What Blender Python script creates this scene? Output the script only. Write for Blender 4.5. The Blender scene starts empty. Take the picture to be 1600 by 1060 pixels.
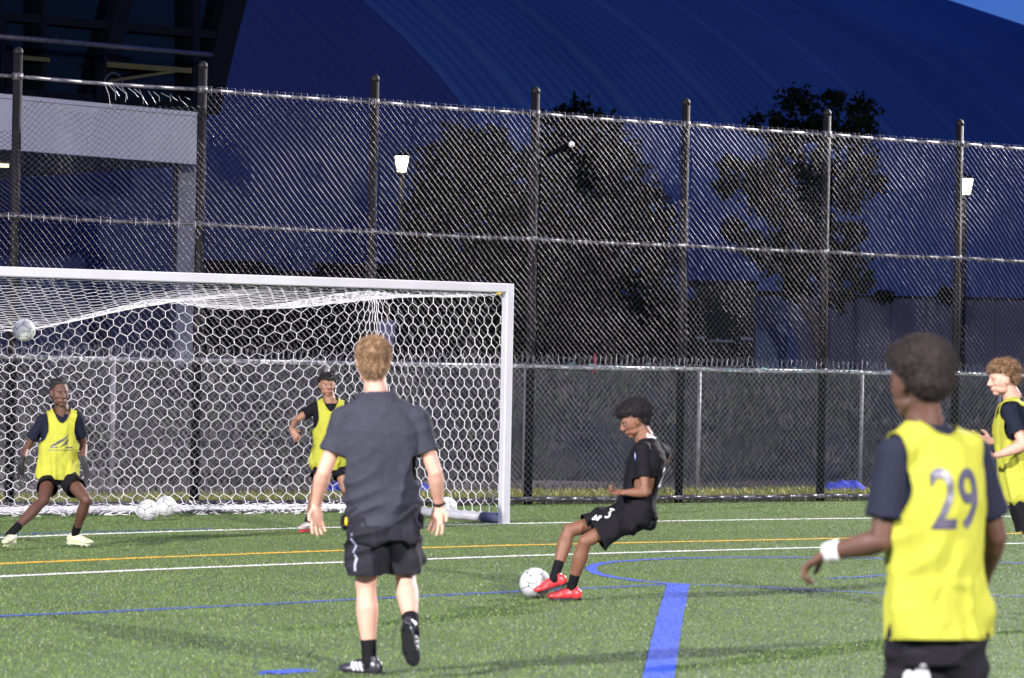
import bpy, math, random
import numpy as np
from mathutils import Vector, Matrix, noise
from mathutils.bvhtree import BVHTree
random.seed(7); rng = np.random.default_rng(7)
S = bpy.context.scene
import zlib
def hash(s): return zlib.crc32(str(s).encode())
C = S.collection
R = math.radians

# ------------------------------------------------------------------ camera
FPX = 5690.0; CH = 1.70; ROLL = 0.0192; HOR = 560.5
p_ = math.atan((HOR-530)*math.cos(ROLL)/FPX)
fw = Vector((0, math.cos(p_), math.sin(p_))); U0 = Vector((0, -math.sin(p_), math.cos(p_))); R0 = Vector((1, 0, 0))
cr = R0*math.cos(ROLL)+U0*math.sin(ROLL); cu = -R0*math.sin(ROLL)+U0*math.cos(ROLL)
cam = bpy.data.objects.new('camera', bpy.data.cameras.new('camera')); C.objects.link(cam)
cam.matrix_world = Matrix(((cr.x, cu.x, -fw.x, 0), (cr.y, cu.y, -fw.y, 0), (cr.z, cu.z, -fw.z, CH), (0, 0, 0, 1)))
cam.data.sensor_width = 36; cam.data.lens = 36*FPX/1600; cam.data.clip_start = 0.5; cam.data.clip_end = 3000
cam.data.dof.use_dof = True; cam.data.dof.focus_distance = 40.0; cam.data.dof.aperture_fstop = 5.0
S.camera = cam
CAMP = Vector((0, 0, CH))
def ray(px, py): return cr*((px-800)/FPX) - cu*((py-530)/FPX) + fw
def P(px, py, Y):
    d = ray(px, py); return CAMP + d*(Y/d.y)
def G(px, py, z=0.0):
    d = ray(px, py); return CAMP + d*((z-CH)/d.z)
def hitplane(px, py, a, dirv):
    n = Vector((-dirv.y, dirv.x, 0)); d = ray(px, py)
    return CAMP + d*((a-CAMP).dot(n)/d.dot(n))

# ------------------------------------------------------------------ sky, sun, floodlights, exposure
W = bpy.data.worlds.new('World'); S.world = W; W.use_nodes = True
nt = W.node_tree; bg = nt.nodes['Background']
sk = nt.nodes.new('ShaderNodeTexSky'); sk.sky_type = 'NISHITA'; sk.sun_disc = False
SUN_AZ = R(-135); SUN_EL = R(4.0)
sk.sun_elevation = SUN_EL; sk.sun_rotation = SUN_AZ; sk.ozone_density = 3.0; sk.air_density = 1.0; sk.dust_density = 0.5
tn = nt.nodes.new('ShaderNodeVectorMath'); tn.operation = 'MULTIPLY'; tn.inputs[1].default_value = (0.30, 0.50, 1.72)   # dusk white balance
nt.links.new(sk.outputs[0], tn.inputs[0]); nt.links.new(tn.outputs[0], bg.inputs[0]); bg.inputs[1].default_value = 0.15
SKYN = sk
def spot(name, loc, aim, power, size, cone, col=(1.0, 0.95, 0.93)):
    l = bpy.data.lights.new(name, 'SPOT'); l.energy = power; l.shadow_soft_size = size
    l.spot_size = R(cone); l.spot_blend = 0.6; l.color = col
    o = bpy.data.objects.new(name, l); C.objects.link(o); o.location = loc
    o.rotation_euler = (Vector(aim)-Vector(loc)).to_track_quat('-Z', 'Y').to_euler()
    return o
sl = bpy.data.lights.new('sun', 'SUN'); sl.energy = 0.12; sl.angle = R(6); sl.color = (0.8, 0.85, 1.0)
so = bpy.data.objects.new('sun', sl); C.objects.link(so)
so.rotation_euler = (Vector((0.62, 0.62, -0.48))).to_track_quat('-Z', 'Y').to_euler()
MASTS = [((-21, -1.5, 15.5), (1, 28, 0), 108000, 0.45, 52), ((21.5, 55.5, 14.5), (1, 28, 0), 115000, 0.45, 78), ((16, -9, 15.5), (-2, 36, 0), 76000, 0.45, 72)]
for m in MASTS: spot('floodlight', m[0], m[1], m[2], m[3], m[4])
vs = S.view_settings; vs.view_transform = 'Standard'; vs.look = 'None'; vs.exposure = 0; vs.gamma = 1; vs.use_curve_mapping = False

# ------------------------------------------------------------------ materials
def mat(name, col, rough=0.6, metal=0.0, spec=0.5, nscale=0, nmix=0.3, bump=0.0, bscale=60, sss=0, emit=None, es=0, coord='Object', stretch=None, sheen=0):
    m = bpy.data.materials.new(name); m.use_nodes = True; n = m.node_tree.nodes; L = m.node_tree.links
    b = n['Principled BSDF']; b.inputs['Base Color'].default_value = (*col, 1); b.inputs['Roughness'].default_value = rough
    b.inputs['Metallic'].default_value = metal; b.inputs['Specular IOR Level'].default_value = spec
    if sheen: b.inputs['Sheen Weight'].default_value = sheen
    if sss: b.inputs['Subsurface Weight'].default_value = sss; b.inputs['Subsurface Radius'].default_value = (0.02, 0.008, 0.004)
    tc = n.new('ShaderNodeTexCoord'); src = tc.outputs[coord]
    if stretch:
        mp = n.new('ShaderNodeMapping'); mp.inputs['Scale'].default_value = stretch; L.new(src, mp.inputs[0]); src = mp.outputs[0]
    if nscale:
        t = n.new('ShaderNodeTexNoise'); t.inputs['Scale'].default_value = nscale; t.inputs['Detail'].default_value = 5; L.new(src, t.inputs['Vector'])
        r = n.new('ShaderNodeMapRange'); r.inputs[1].default_value = 0.3; r.inputs[2].default_value = 0.7
        r.inputs[3].default_value = 1-nmix; r.inputs[4].default_value = 1+nmix; L.new(t.outputs[0], r.inputs[0])
        mx = n.new('ShaderNodeVectorMath'); mx.operation = 'SCALE'; mx.inputs[0].default_value = col; L.new(r.outputs[0], mx.inputs['Scale'])
        L.new(mx.outputs[0], b.inputs['Base Color'])
    if bump:
        t2 = n.new('ShaderNodeTexNoise'); t2.inputs['Scale'].default_value = bscale; t2.inputs['Detail'].default_value = 4; L.new(src, t2.inputs['Vector'])
        bp = n.new('ShaderNodeBump'); bp.inputs['Strength'].default_value = bump; bp.inputs['Distance'].default_value = 0.01
        L.new(t2.outputs[0], bp.inputs['Height']); L.new(bp.outputs[0], b.inputs['Normal'])
    if emit: b.inputs['Emission Color'].default_value = (*emit, 1); b.inputs['Emission Strength'].default_value = es
    return m
M = {}
M['turf'] = mat('turf', (0.055, 0.095, 0.035), 0.8, nscale=1.2, nmix=0.25, bump=0.5, bscale=300)
M['bl_dark'] = mat('turf_blade_dark', (0.098, 0.150, 0.036), 0.7, spec=0.12, nscale=0.9, nmix=0.12)
M['bl_mid'] = mat('turf_blade_mid', (0.146, 0.215, 0.052), 0.6, spec=0.15, nscale=0.9, nmix=0.12)
M['bl_pale'] = mat('turf_blade_pale', (0.27, 0.33, 0.18), 0.6, spec=0.5)
M['line_white'] = mat('line_white', (0.75, 0.74, 0.72), 0.7)
M['line_blue'] = mat('line_blue', (0.028, 0.075, 0.48), 0.7, nscale=40, nmix=0.3)
M['line_yellow'] = mat('line_yellow', (0.76, 0.44, 0.02), 0.7)
M['post'] = mat('fence_post_black', (0.006, 0.0055, 0.007), 0.62, spec=0.22, nscale=6, nmix=0.4)
M['rail'] = mat('fence_rail', (0.10, 0.092, 0.108), 0.5, metal=0.3, nscale=14, nmix=0.4)
M['galv'] = mat('galvanised', (0.42, 0.42, 0.43), 0.4, metal=0.6, nscale=20, nmix=0.25)
M['wire'] = mat('mesh_wire', (0.048, 0.045, 0.052), 0.42, metal=0.65, spec=0.6)
M['wire2'] = mat('mesh_wire_galv', (0.34, 0.33, 0.345), 0.28, metal=0.75)
M['white'] = mat('goal_white', (0.60, 0.59, 0.61), 0.45, nscale=3, nmix=0.06)
M['goalgrey'] = mat('goal_grey', (0.42, 0.41, 0.44), 0.45, nscale=8, nmix=0.15)
M['net'] = mat('net_cord', (0.80, 0.77, 0.78), 0.8)
M['dome'] = mat('dome_skin', (0.050, 0.100, 0.22), 0.6, spec=0.2, nscale=0.12, nmix=0.15)
M['dome2'] = mat('dome_skin_spill_tint', (0.046, 0.062, 0.14), 0.6, spec=0.2, nscale=0.12, nmix=0.1)  # greyer colour paints floodlight spill onto the left end of the dome
M['concrete'] = mat('concrete', (0.32, 0.31, 0.34), 0.8, nscale=3, nmix=0.12, bump=0.2, bscale=30)
M['bwhite'] = mat('white_panel', (0.90, 0.84, 0.80), 0.7, spec=0.2, nscale=1, nmix=0.05)
M['soffit'] = mat('soffit', (0.22, 0.21, 0.20), 0.7)
M['darkmetal'] = mat('dark_metal', (0.006, 0.007, 0.011), 0.8, spec=0.1)
M['glass'] = mat('dark_glass', (0.003, 0.004, 0.007), 0.12, spec=0.22)
M['yellow'] = mat('yellow_pipe', (0.10, 0.08, 0.012), 0.5)
M['bark'] = mat('bark', (0.05, 0.042, 0.04), 0.9, nscale=12, nmix=0.4, bump=0.6, bscale=20)
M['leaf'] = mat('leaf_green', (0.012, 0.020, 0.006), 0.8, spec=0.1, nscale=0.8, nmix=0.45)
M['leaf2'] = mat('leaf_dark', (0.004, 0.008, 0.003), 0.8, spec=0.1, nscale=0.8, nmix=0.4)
M['earth'] = mat('mulch_earth', (0.095, 0.08, 0.075), 0.95, nscale=5, nmix=0.4, bump=0.8, bscale=14)
M['bank'] = mat('bank_cover', (0.036, 0.034, 0.036), 0.95, nscale=1.2, nmix=0.45, bump=0.9, bscale=8)
M['twig'] = mat('twigs', (0.085, 0.075, 0.078), 0.9, nscale=2, nmix=0.5)
M['twig2'] = mat('dry_leaves', (0.06, 0.07, 0.04), 0.9, nscale=2, nmix=0.5)
M['verge'] = mat('verge_blade', (0.21, 0.20, 0.035), 0.7, nscale=3, nmix=0.35)
M['verge2'] = mat('verge_blade_green', (0.10, 0.13, 0.03), 0.7, nscale=3, nmix=0.35)
M['bluetarp'] = mat('blue_tarp', (0.02, 0.035, 0.30), 0.5, nscale=15, nmix=0.4)
M['paving'] = mat('paving', (0.13, 0.13, 0.17), 0.8, nscale=2, nmix=0.2)
M['lampglow'] = mat('lamp_glass', (0.9, 0.88, 0.8), 0.4, emit=(1.0, 0.93, 0.58), es=3.2)
M['redcone'] = mat('red_cone', (0.45, 0.03, 0.04), 0.5)
M['bib'] = mat('bib_mesh', (0.41, 0.41, 0.05), 0.75, spec=0.15, bump=0.25, bscale=420, nscale=9, nmix=0.07)
M['bibedge'] = mat('bib_binding', (0.34, 0.335, 0.03), 0.7)
M['navy'] = mat('navy_cloth', (0.010, 0.012, 0.024), 0.85, spec=0.15, sheen=0, bump=0.2, bscale=300)
M['black'] = mat('black_cloth', (0.007, 0.007, 0.009), 0.85, spec=0.15, sheen=0, bump=0.2, bscale=300)
M['jersey'] = mat('black_jersey', (0.009, 0.0085, 0.011), 0.85, spec=0.15, sheen=0, bump=0.2, bscale=300)
M['charcoal'] = mat('charcoal_tee', (0.036, 0.037, 0.052), 0.85, spec=0.15, sheen=0, bump=0.25, bscale=350, nscale=30, nmix=0.1)
M['shortc'] = mat('charcoal_shorts', (0.018, 0.018, 0.024), 0.85, spec=0.15, sheen=0, bump=0.2, bscale=300)
M['print_w'] = mat('white_print', (0.75, 0.75, 0.78), 0.6)
M['print_d'] = mat('dark_print', (0.08, 0.075, 0.11), 0.35)
M['print_b'] = mat('blue_print', (0.06, 0.10, 0.45), 0.6)
M['sk_dark'] = mat('skin_deep', (0.105, 0.048, 0.030), 0.58, sss=0.15, nscale=25, nmix=0.1, bump=0.1, bscale=200)
M['sk_brown'] = mat('skin_brown', (0.19, 0.085, 0.048), 0.58, sss=0.15, nscale=25, nmix=0.1, bump=0.1, bscale=200)
M['sk_tan'] = mat('skin_tan', (0.30, 0.155, 0.095), 0.58, sss=0.15, nscale=25, nmix=0.1, bump=0.1, bscale=200)
M['sk_pale'] = mat('skin_pale', (0.56, 0.31, 0.23), 0.58, sss=0.15, nscale=18, nmix=0.08, bump=0.1, bscale=200)
M['h_black'] = mat('hair_black', (0.012, 0.010, 0.010), 0.7)
M['h_afro'] = mat('hair_dark_brown', (0.034, 0.025, 0.024), 0.9)
M['h_blond'] = mat('hair_light_brown', (0.26, 0.16, 0.085), 0.6, nscale=35, nmix=0.45, stretch=(1, 1, 0.3))
M['h_curl'] = mat('hair_curly_brown', (0.21, 0.12, 0.06), 0.7, nscale=30, nmix=0.5)
M['eyew'] = mat('eye_white', (0.30, 0.28, 0.26), 0.6); M['iris'] = mat('iris_dark', (0.01, 0.007, 0.005), 0.2)
M['lip_d'] = mat('lip_dark', (0.13, 0.055, 0.045), 0.4); M['lip_p'] = mat('lip_pink', (0.42, 0.16, 0.13), 0.4)
M['glove'] = mat('glove_grey', (0.025, 0.025, 0.028), 0.9); M['shoe_dark'] = mat('boot_dark', (0.03, 0.03, 0.04), 0.35, nscale=20, nmix=0.2)
M['sole'] = mat('black_sole', (0.008, 0.008, 0.01), 0.5); M['shoe_cream'] = mat('boot_cream', (0.50, 0.50, 0.33), 0.4, nscale=14, nmix=0.25)
M['shoe_red'] = mat('boot_red', (0.75, 0.045, 0.05), 0.35); M['shoe_pale'] = mat('boot_pale', (0.5, 0.42, 0.38), 0.4)
M['white_cloth'] = mat('white_cloth', (0.75, 0.74, 0.74), 0.8); M['ballw'] = mat('ball_white', (0.55, 0.55, 0.54), 0.5, nscale=6, nmix=0.06)
M['ballseam'] = mat('ball_seam', (0.10, 0.10, 0.11), 0.6); M['yellowtag'] = mat('yellow_tag', (0.75, 0.5, 0.03), 0.5)
M['lavender'] = mat('grey_blue_shirt', (0.30, 0.30, 0.42), 0.8); M['teal'] = mat('teal_tape', (0.08, 0.32, 0.29), 0.6)
M['floodhead'] = mat('flood_glass', (0.8, 0.8, 0.8), 0.3, emit=(1, 0.97, 0.95), es=15)

# ------------------------------------------------------------------ mesh helpers
def mkmesh(name, V, F, mats, smooth=False, mi=None):
    me = bpy.data.meshes.new(name)
    V = np.asarray(V, dtype=np.float32).reshape(-1, 3)
    if isinstance(F, np.ndarray):
        k = F.shape[1]; n = len(F)
        me.vertices.add(len(V)); me.vertices.foreach_set('co', V.ravel())
        me.loops.add(n*k); me.loops.foreach_set('vertex_index', F.astype(np.int32).ravel())
        me.polygons.add(n); me.polygons.foreach_set('loop_start', np.arange(0, n*k, k, dtype=np.int32))
        me.update(calc_edges=True)
    else:
        me.from_pydata([tuple(map(float, v)) for v in V], [], F)
    for m in (mats if isinstance(mats, (list, tuple)) else [mats]): me.materials.append(m)
    if mi is not None: me.polygons.foreach_set('material_index', np.asarray(mi, dtype=np.int32))
    if smooth: me.polygons.foreach_set('use_smooth', np.ones(len(me.polygons), dtype=bool))
    me.validate(); return me
def link(name, me, parent=None):
    o = bpy.data.objects.new(name, me); C.objects.link(o)
    if parent is not None:
        o.parent = parent
        if parent.parent is None: o.location = -Vector(parent.location)
        if parent.parent is not None: o.location = (0, 0, 0)
    return o
def thing(name, label, cat, loc=(0, 0, 0), group=None):
    o = bpy.data.objects.new(name, None); C.objects.link(o); o.location = loc; o.empty_display_size = 0.2
    o['label'] = label; o['category'] = cat
    if group: o['group'] = group
    return o
def tag(o, label, cat, group=None):
    o['label'] = label; o['category'] = cat
    if group: o['group'] = group
    return o
class Acc:
    def __init__(s): s.V = []; s.F = []; s.n = 0
    def add(s, V, F):
        V = [tuple(v) for v in V]; s.V += V; s.F += [tuple(i+s.n for i in f) for f in F]; s.n += len(V)
    def box(s, a, b, Mx=None):
        V = [Vector((x, y, z)) for x in (a[0], b[0]) for y in (a[1], b[1]) for z in (a[2], b[2])]
        if Mx is not None: V = [Mx @ v for v in V]
        s.add(V, [(0, 1, 3, 2), (4, 6, 7, 5), (0, 4, 5, 1), (2, 3, 7, 6), (0, 2, 6, 4), (1, 5, 7, 3)])
    def bar(s, p, q, w, h, up=Vector((0, 0, 1))):
        p = Vector(p); q = Vector(q); d = (q-p).normalized(); sd = d.cross(up).normalized(); u = sd.cross(d)
        V = [c+sd*(i*w/2)+u*(j*h/2) for c in (p, q) for i in (-1, 1) for j in (-1, 1)]
        s.add(V, [(0, 1, 3, 2), (4, 6, 7, 5), (0, 4, 5, 1), (2, 3, 7, 6), (0, 2, 6, 4), (1, 5, 7, 3)])
    def loft(s, p, q, prof, side=None, capa=True, capb=True, n=18, ext=True):
        p = Vector(p); q = Vector(q); d = q-p; L = d.length; d = d/L
        if side is None: side = Vector((0, 0, 1)) if abs(d.z) < 0.8 else Vector((1, 0, 0))
        a_ = (side - d*side.dot(d)).normalized(); b_ = d.cross(a_)
        rings = []
        if capa:
            t, a, b = prof[0]; r = (a+b)/2
            for an in (80, 50, 25): rings.append((p+d*(t*L)-d*(r*math.sin(R(an))), a*math.cos(R(an)), b*math.cos(R(an))))
        for t, a, b in prof: rings.append((p+d*(t*L), a, b))
        if capb:
            t, a, b = prof[-1]; r = (a+b)/2
            for an in (25, 50, 80): rings.append((p+d*(t*L)+d*(r*math.sin(R(an))), a*math.cos(R(an)), b*math.cos(R(an))))
        s.rings(rings, a_, b_, n)
    def rings(s, rings, a_, b_, n=18, fr=None):
        V = []; F = []
        for i, (c, a, b) in enumerate(rings):
            aa, bb = (fr[i] if fr else (a_, b_))
            for k in range(n):
                th = 2*math.pi*k/n; V.append(c+aa*(a*math.cos(th))+bb*(b*math.sin(th)))
        m = len(rings)
        for i in range(m-1):
            for k in range(n): F.append((i*n+k, i*n+(k+1) % n, (i+1)*n+(k+1) % n, (i+1)*n+k))
        V.append(rings[0][0]); V.append(rings[-1][0])
        for k in range(n):
            F.append((m*n, (k+1) % n, k)); F.append((m*n+1, (m-1)*n+k, (m-1)*n+(k+1) % n))
        s.add(V, F)
    def ell(s, c, r, fr=None, n=16, m=10):
        c = Vector(c); X, Y, Z = fr if fr else (Vector((1, 0, 0)), Vector((0, 1, 0)), Vector((0, 0, 1)))
        V = [c-Z*r[2]]; F = []
        for i in range(1, m):
            ph = -math.pi/2+math.pi*i/m
            for k in range(n):
                th = 2*math.pi*k/n
                V.append(c+X*(r[0]*math.cos(ph)*math.cos(th))+Y*(r[1]*math.cos(ph)*math.sin(th))+Z*(r[2]*math.sin(ph)))
        V.append(c+Z*r[2]); N = len(V)-1
        for k in range(n):
            F.append((0, 1+(k+1) % n, 1+k)); F.append((N, N-n+k, N-n+(k+1) % n))
        for i in range(m-2):
            for k in range(n):
                a = 1+i*n; F.append((a+k, a+(k+1) % n, a+n+(k+1) % n, a+n+k))
        s.add(V, F)
    def cyl(s, p, q, r, r2=None, n=14): s.loft(p, q, [(0, r, r), (1, r2 if r2 else r, r2 if r2 else r)], capa=False, capb=False, n=n)
    def mesh(s, name, m, smooth=False): return mkmesh(name, s.V, s.F, m, smooth)
def tubes(segs, r, n=3, r2=None):
    segs = np.asarray(segs, dtype=np.float64); N = len(segs)
    d = segs[:, 1]-segs[:, 0]; L = np.linalg.norm(d, axis=1, keepdims=True); L[L == 0] = 1; d = d/L
    ref = np.tile(np.array([0.13, 0.97, 0.21]), (N, 1)); a = np.cross(d, ref); a /= np.linalg.norm(a, axis=1, keepdims=True)+1e-9
    b = np.cross(d, a); V = np.zeros((N, 2, n, 3)); rr = np.broadcast_to(np.asarray(r, dtype=float).reshape(-1, 1), (N, 1))
    for k in range(n):
        th = 2*math.pi*k/n; o = (a*math.cos(th)+b*math.sin(th))*rr
        V[:, 0, k] = segs[:, 0]+o; V[:, 1, k] = segs[:, 1]+o*(1 if r2 is None else r2)
    base = (np.arange(N)*2*n)[:, None]; F = np.zeros((N, n, 4), dtype=np.int64)
    for k in range(n):
        k2 = (k+1) % n; F[:, k, 0] = base[:, 0]+k; F[:, k, 1] = base[:, 0]+k2; F[:, k, 2] = base[:, 0]+n+k2; F[:, k, 3] = base[:, 0]+n+k
    return V.reshape(-1, 3), F.reshape(-1, 4)
def remesh(acc, voxel, it=2, fac=0.5):
    me = mkmesh('tmp', acc.V, acc.F, M['white']); o = bpy.data.objects.new('tmp', me); C.objects.link(o)
    m = o.modifiers.new('r', 'REMESH'); m.mode = 'VOXEL'; m.voxel_size = voxel
    if it: sm = o.modifiers.new('s', 'SMOOTH'); sm.iterations = it; sm.factor = fac
    dg = bpy.context.evaluated_depsgraph_get(); ev = o.evaluated_get(dg); me2 = ev.to_mesh()
    V = np.zeros(len(me2.vertices)*3, dtype=np.float32); me2.vertices.foreach_get('co', V); V = V.reshape(-1, 3)
    N = np.zeros(len(me2.vertices)*3, dtype=np.float32); me2.vertices.foreach_get('normal', N); N = N.reshape(-1, 3)
    F = np.zeros(len(me2.loops), dtype=np.int32); me2.loops.foreach_get('vertex_index', F)
    tot = np.zeros(len(me2.polygons), dtype=np.int32); me2.polygons.foreach_get('loop_total', tot)
    assert (tot == 4).all(); F = F.reshape(-1, 4)
    ev.to_mesh_clear(); bpy.data.objects.remove(o); bpy.data.meshes.remove(me)
    return V.astype(float), F, N.astype(float)
def cut(V, F, keepfn, it=6):
    """drop faces whose centre fails keepfn and smooth the new borders"""
    cen = V[F].mean(axis=1); F = F[keepfn(cen)]
    used = np.unique(F); rm = -np.ones(len(V), dtype=int); rm[used] = np.arange(len(used)); V = V[used].copy(); F = rm[F]
    E = np.concatenate([F[:, [0, 1]], F[:, [1, 2]], F[:, [2, 3]], F[:, [3, 0]]]); Es = np.sort(E, axis=1)
    u, cnt = np.unique(Es, axis=0, return_counts=True); be = u[cnt == 1]
    for _ in range(it):
        acc = np.zeros_like(V); c = np.zeros(len(V))
        for a, b in ((0, 1), (1, 0)): np.add.at(acc, be[:, a], V[be[:, b]]); np.add.at(c, be[:, a], 1)
        i = c >= 2; V[i] = V[i]*0.4+(acc[i]/c[i][:, None])*0.6
    return V, F
def npn(V, sc, seed=0.0):
    sx, sy, sz = sc
    return np.array([noise.noise((x*sx+seed, y*sy-seed, z*sz+seed*0.5)) for x, y, z in V])
def textmesh(txt, size, m, name='print', ext=0.0):
    cv = bpy.data.curves.new('t', 'FONT'); cv.body = txt; cv.size = size; cv.align_x = 'CENTER'; cv.align_y = 'CENTER'; cv.offset = size*0.012
    cv.resolution_u = 4; o = bpy.data.objects.new('t', cv); C.objects.link(o)
    dg = bpy.context.evaluated_depsgraph_get(); me = bpy.data.meshes.new_from_object(o.evaluated_get(dg)); bpy.data.objects.remove(o)
    return me
def project_print(me, o, rt, up, nrm, bvh, m, off=0.003, cuts=5):
    import bmesh
    bm = bmesh.new(); bm.from_mesh(me); bmesh.ops.triangulate(bm, faces=bm.faces)
    for _ in range(3):
        lg = [e for e in bm.edges if e.calc_length() > 0.012]
        if lg: bmesh.ops.subdivide_edges(bm, edges=lg, cuts=1)
        bmesh.ops.triangulate(bm, faces=bm.faces)
    miss = []
    for v in bm.verts:
        q = o+rt*v.co.x+up*v.co.y+nrm*0.4; h = bvh.ray_cast(q, -nrm, 0.9)
        if h[0] is None or abs(h[1].dot(nrm)) < 0.15: miss.append(v)
        else: v.co = h[0]+nrm*off
    bmesh.ops.delete(bm, geom=miss, context='VERTS')
    m2 = bpy.data.meshes.new('print'); bm.to_mesh(m2); bm.free(); m2.materials.append(m); return m2
def flatshape(polys):
    a = []; F = []; n = 0
    for pl in polys: a += [(x, y, 0) for x, y in pl]; F.append(tuple(range(n, n+len(pl)))); n += len(pl)
    me = bpy.data.meshes.new('shape'); me.from_pydata(a, [], F); return me

# ------------------------------------------------------------------ layout
FD = Vector((7.28, 5.6, 0)).normalized(); FN = Vector((-FD.y, FD.x, 0))     # along / away across the fence
FB = Vector((-3.42, 39.6, 0)); BAY = 2.296
def fpost(k): return FB+FD*(BAY*(k-1))
GD = Vector((0.82, 0.57, 0)).normalized(); GN = Vector((-GD.y, GD.x, 0))
GR = G(787, 819); GR.z = 0; GH = 2.47
def TP(t, p, z=0): v = FB+FD*t+FN*p; v.z = z; return v

# ------------------------------------------------------------------ ground
def sheet(name, pts, z, m, kind='structure'):
    o = link(name, mkmesh(name, [(p[0], p[1], z) for p in pts], [tuple(range(len(pts)))], m)); o['kind'] = kind; return o
a, b = TP(-300, 0.12), TP(300, 0.12)
sheet('turf_field', [a, a-FN*500, b-FN*500, b], 0.0, M['turf'])
def hgt(p, t=0):
    x = min(1, max(0, (p-4.8)/6.0)); return 1.42*x*x*(3-2*x)
ps = [0.12, 0.5, 1, 2, 3, 3.6, 4.3, 4.8, 5.4, 6, 6.6, 7.2, 7.8, 8.4, 9, 9.6, 10.2, 10.8, 11.5, 14, 30, 120, 1500]
ts = list(np.linspace(-40, 60, 101)); ts = [-900, -300, -100]+ts+[100, 300, 1200]
V = []; F = []
for p in ps:
    for t in ts: V.append(TP(t, p, hgt(p)+(0.10*noise.noise((t*0.5, p*0.6, 0)) if 4.5 < p < 12 else 0)))
n = len(ts); F = np.array([(i*n+j, i*n+j+1, (i+1)*n+j+1, (i+1)*n+j) for i in range(len(ps)-1) for j in range(n-1)])
pi = np.repeat(np.array([0 if ps[i] < 2.6 else (1 if ps[i] < 4.9 else (2 if ps[i] < 11 else 3)) for i in range(len(ps)-1)]), n-1)
gm = mkmesh('terrain', V, F, [M['verge2'], M['earth'], M['bank'], M['paving']], True, pi); o = link('terrain', gm); o['kind'] = 'structure'

# ---- pitch markings as polylines of ground points (photo: gentle crown), widths in metres
def gp(l): return [G(x, y).xy for x, y in l]
LINES = [('goal_line', gp([(-60, 845), (0, 841), (160, 835), (320, 830), (480, 826), (640, 822), (800, 819), (1000, 815.5), (1240, 812), (1480, 809), (1700, 806)]), 0.10, 'line_white'),
 ('lacrosse_line', gp([(-60, 885), (0, 882), (240, 872), (480, 863), (640, 857.5), (800, 853), (1060, 847.5), (1320, 842), (1600, 834), (1700, 832)]), 0.10, 'line_yellow'),
 ('goal_area_line', gp([(-60, 906), (0, 902), (240, 891), (480, 881.5), (800, 870), (1000, 864), (1260, 857), (1400, 854), (1600, 850), (1700, 848)]), 0.10, 'line_white'),
 ('blue_line', gp([(-60, 967), (0, 964), (200, 955.5), (400, 946), (600, 935.5), (800, 926), (920, 920.5), (1050, 914), (1075, 914), (1200, 919), (1380, 928.5), (1500, 931), (1620, 933), (1700, 934)]), 0.055, 'line_blue')]
blue_arc = gp([(1060, 914), (1000, 909), (960, 903.5), (935, 898), (924, 892), (924, 887), (935, 882.5), (960, 879), (1010, 875.5), (1060, 873.5), (1140, 872), (1260, 872), (1360, 873.5), (1480, 877), (1620, 882), (1700, 886)])
LINES.append(('blue_arc', blue_arc, 0.085, 'line_blue'))
LINES.append(('blue_thick_line', gp([(1060, 914), (1046, 970), (1028, 1064), (1012, 1150)]), 0.17, 'line_blue'))
LINES.append(('blue_dash', gp([(420, 1053), (474, 1049)]), 0.16, 'line_blue'))
LINES.append(('blue_hash', gp([(1296, 905), (1340, 903), (1382, 900)]), 0.05, 'line_blue'))
LINES.append(('blue_edge_line', gp([(-60, 838), (0, 836.5), (160, 831.5), (330, 827)]), 0.05, 'line_blue'))
def ribbon(name, pl, w, m, z):
    V = []; F = []
    for i, p in enumerate(pl):
        a = pl[max(0, i-1)]; b = pl[min(len(pl)-1, i+1)]; d = (b-a).normalized(); nn = Vector((-d.y, d.x))
        for s in (-1, 1): q = p+nn*(s*w/2); V.append((q.x, q.y, z))
    F = [(2*i, 2*i+2, 2*i+3, 2*i+1) for i in range(len(pl)-1)]
    o = link(name, mkmesh(name, V, F, m)); o['kind'] = 'structure'; return o
for i, (nm, pl, w, m) in enumerate(LINES): ribbon(nm, pl, w, M[m], 0.004+0.0004*i)

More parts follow.
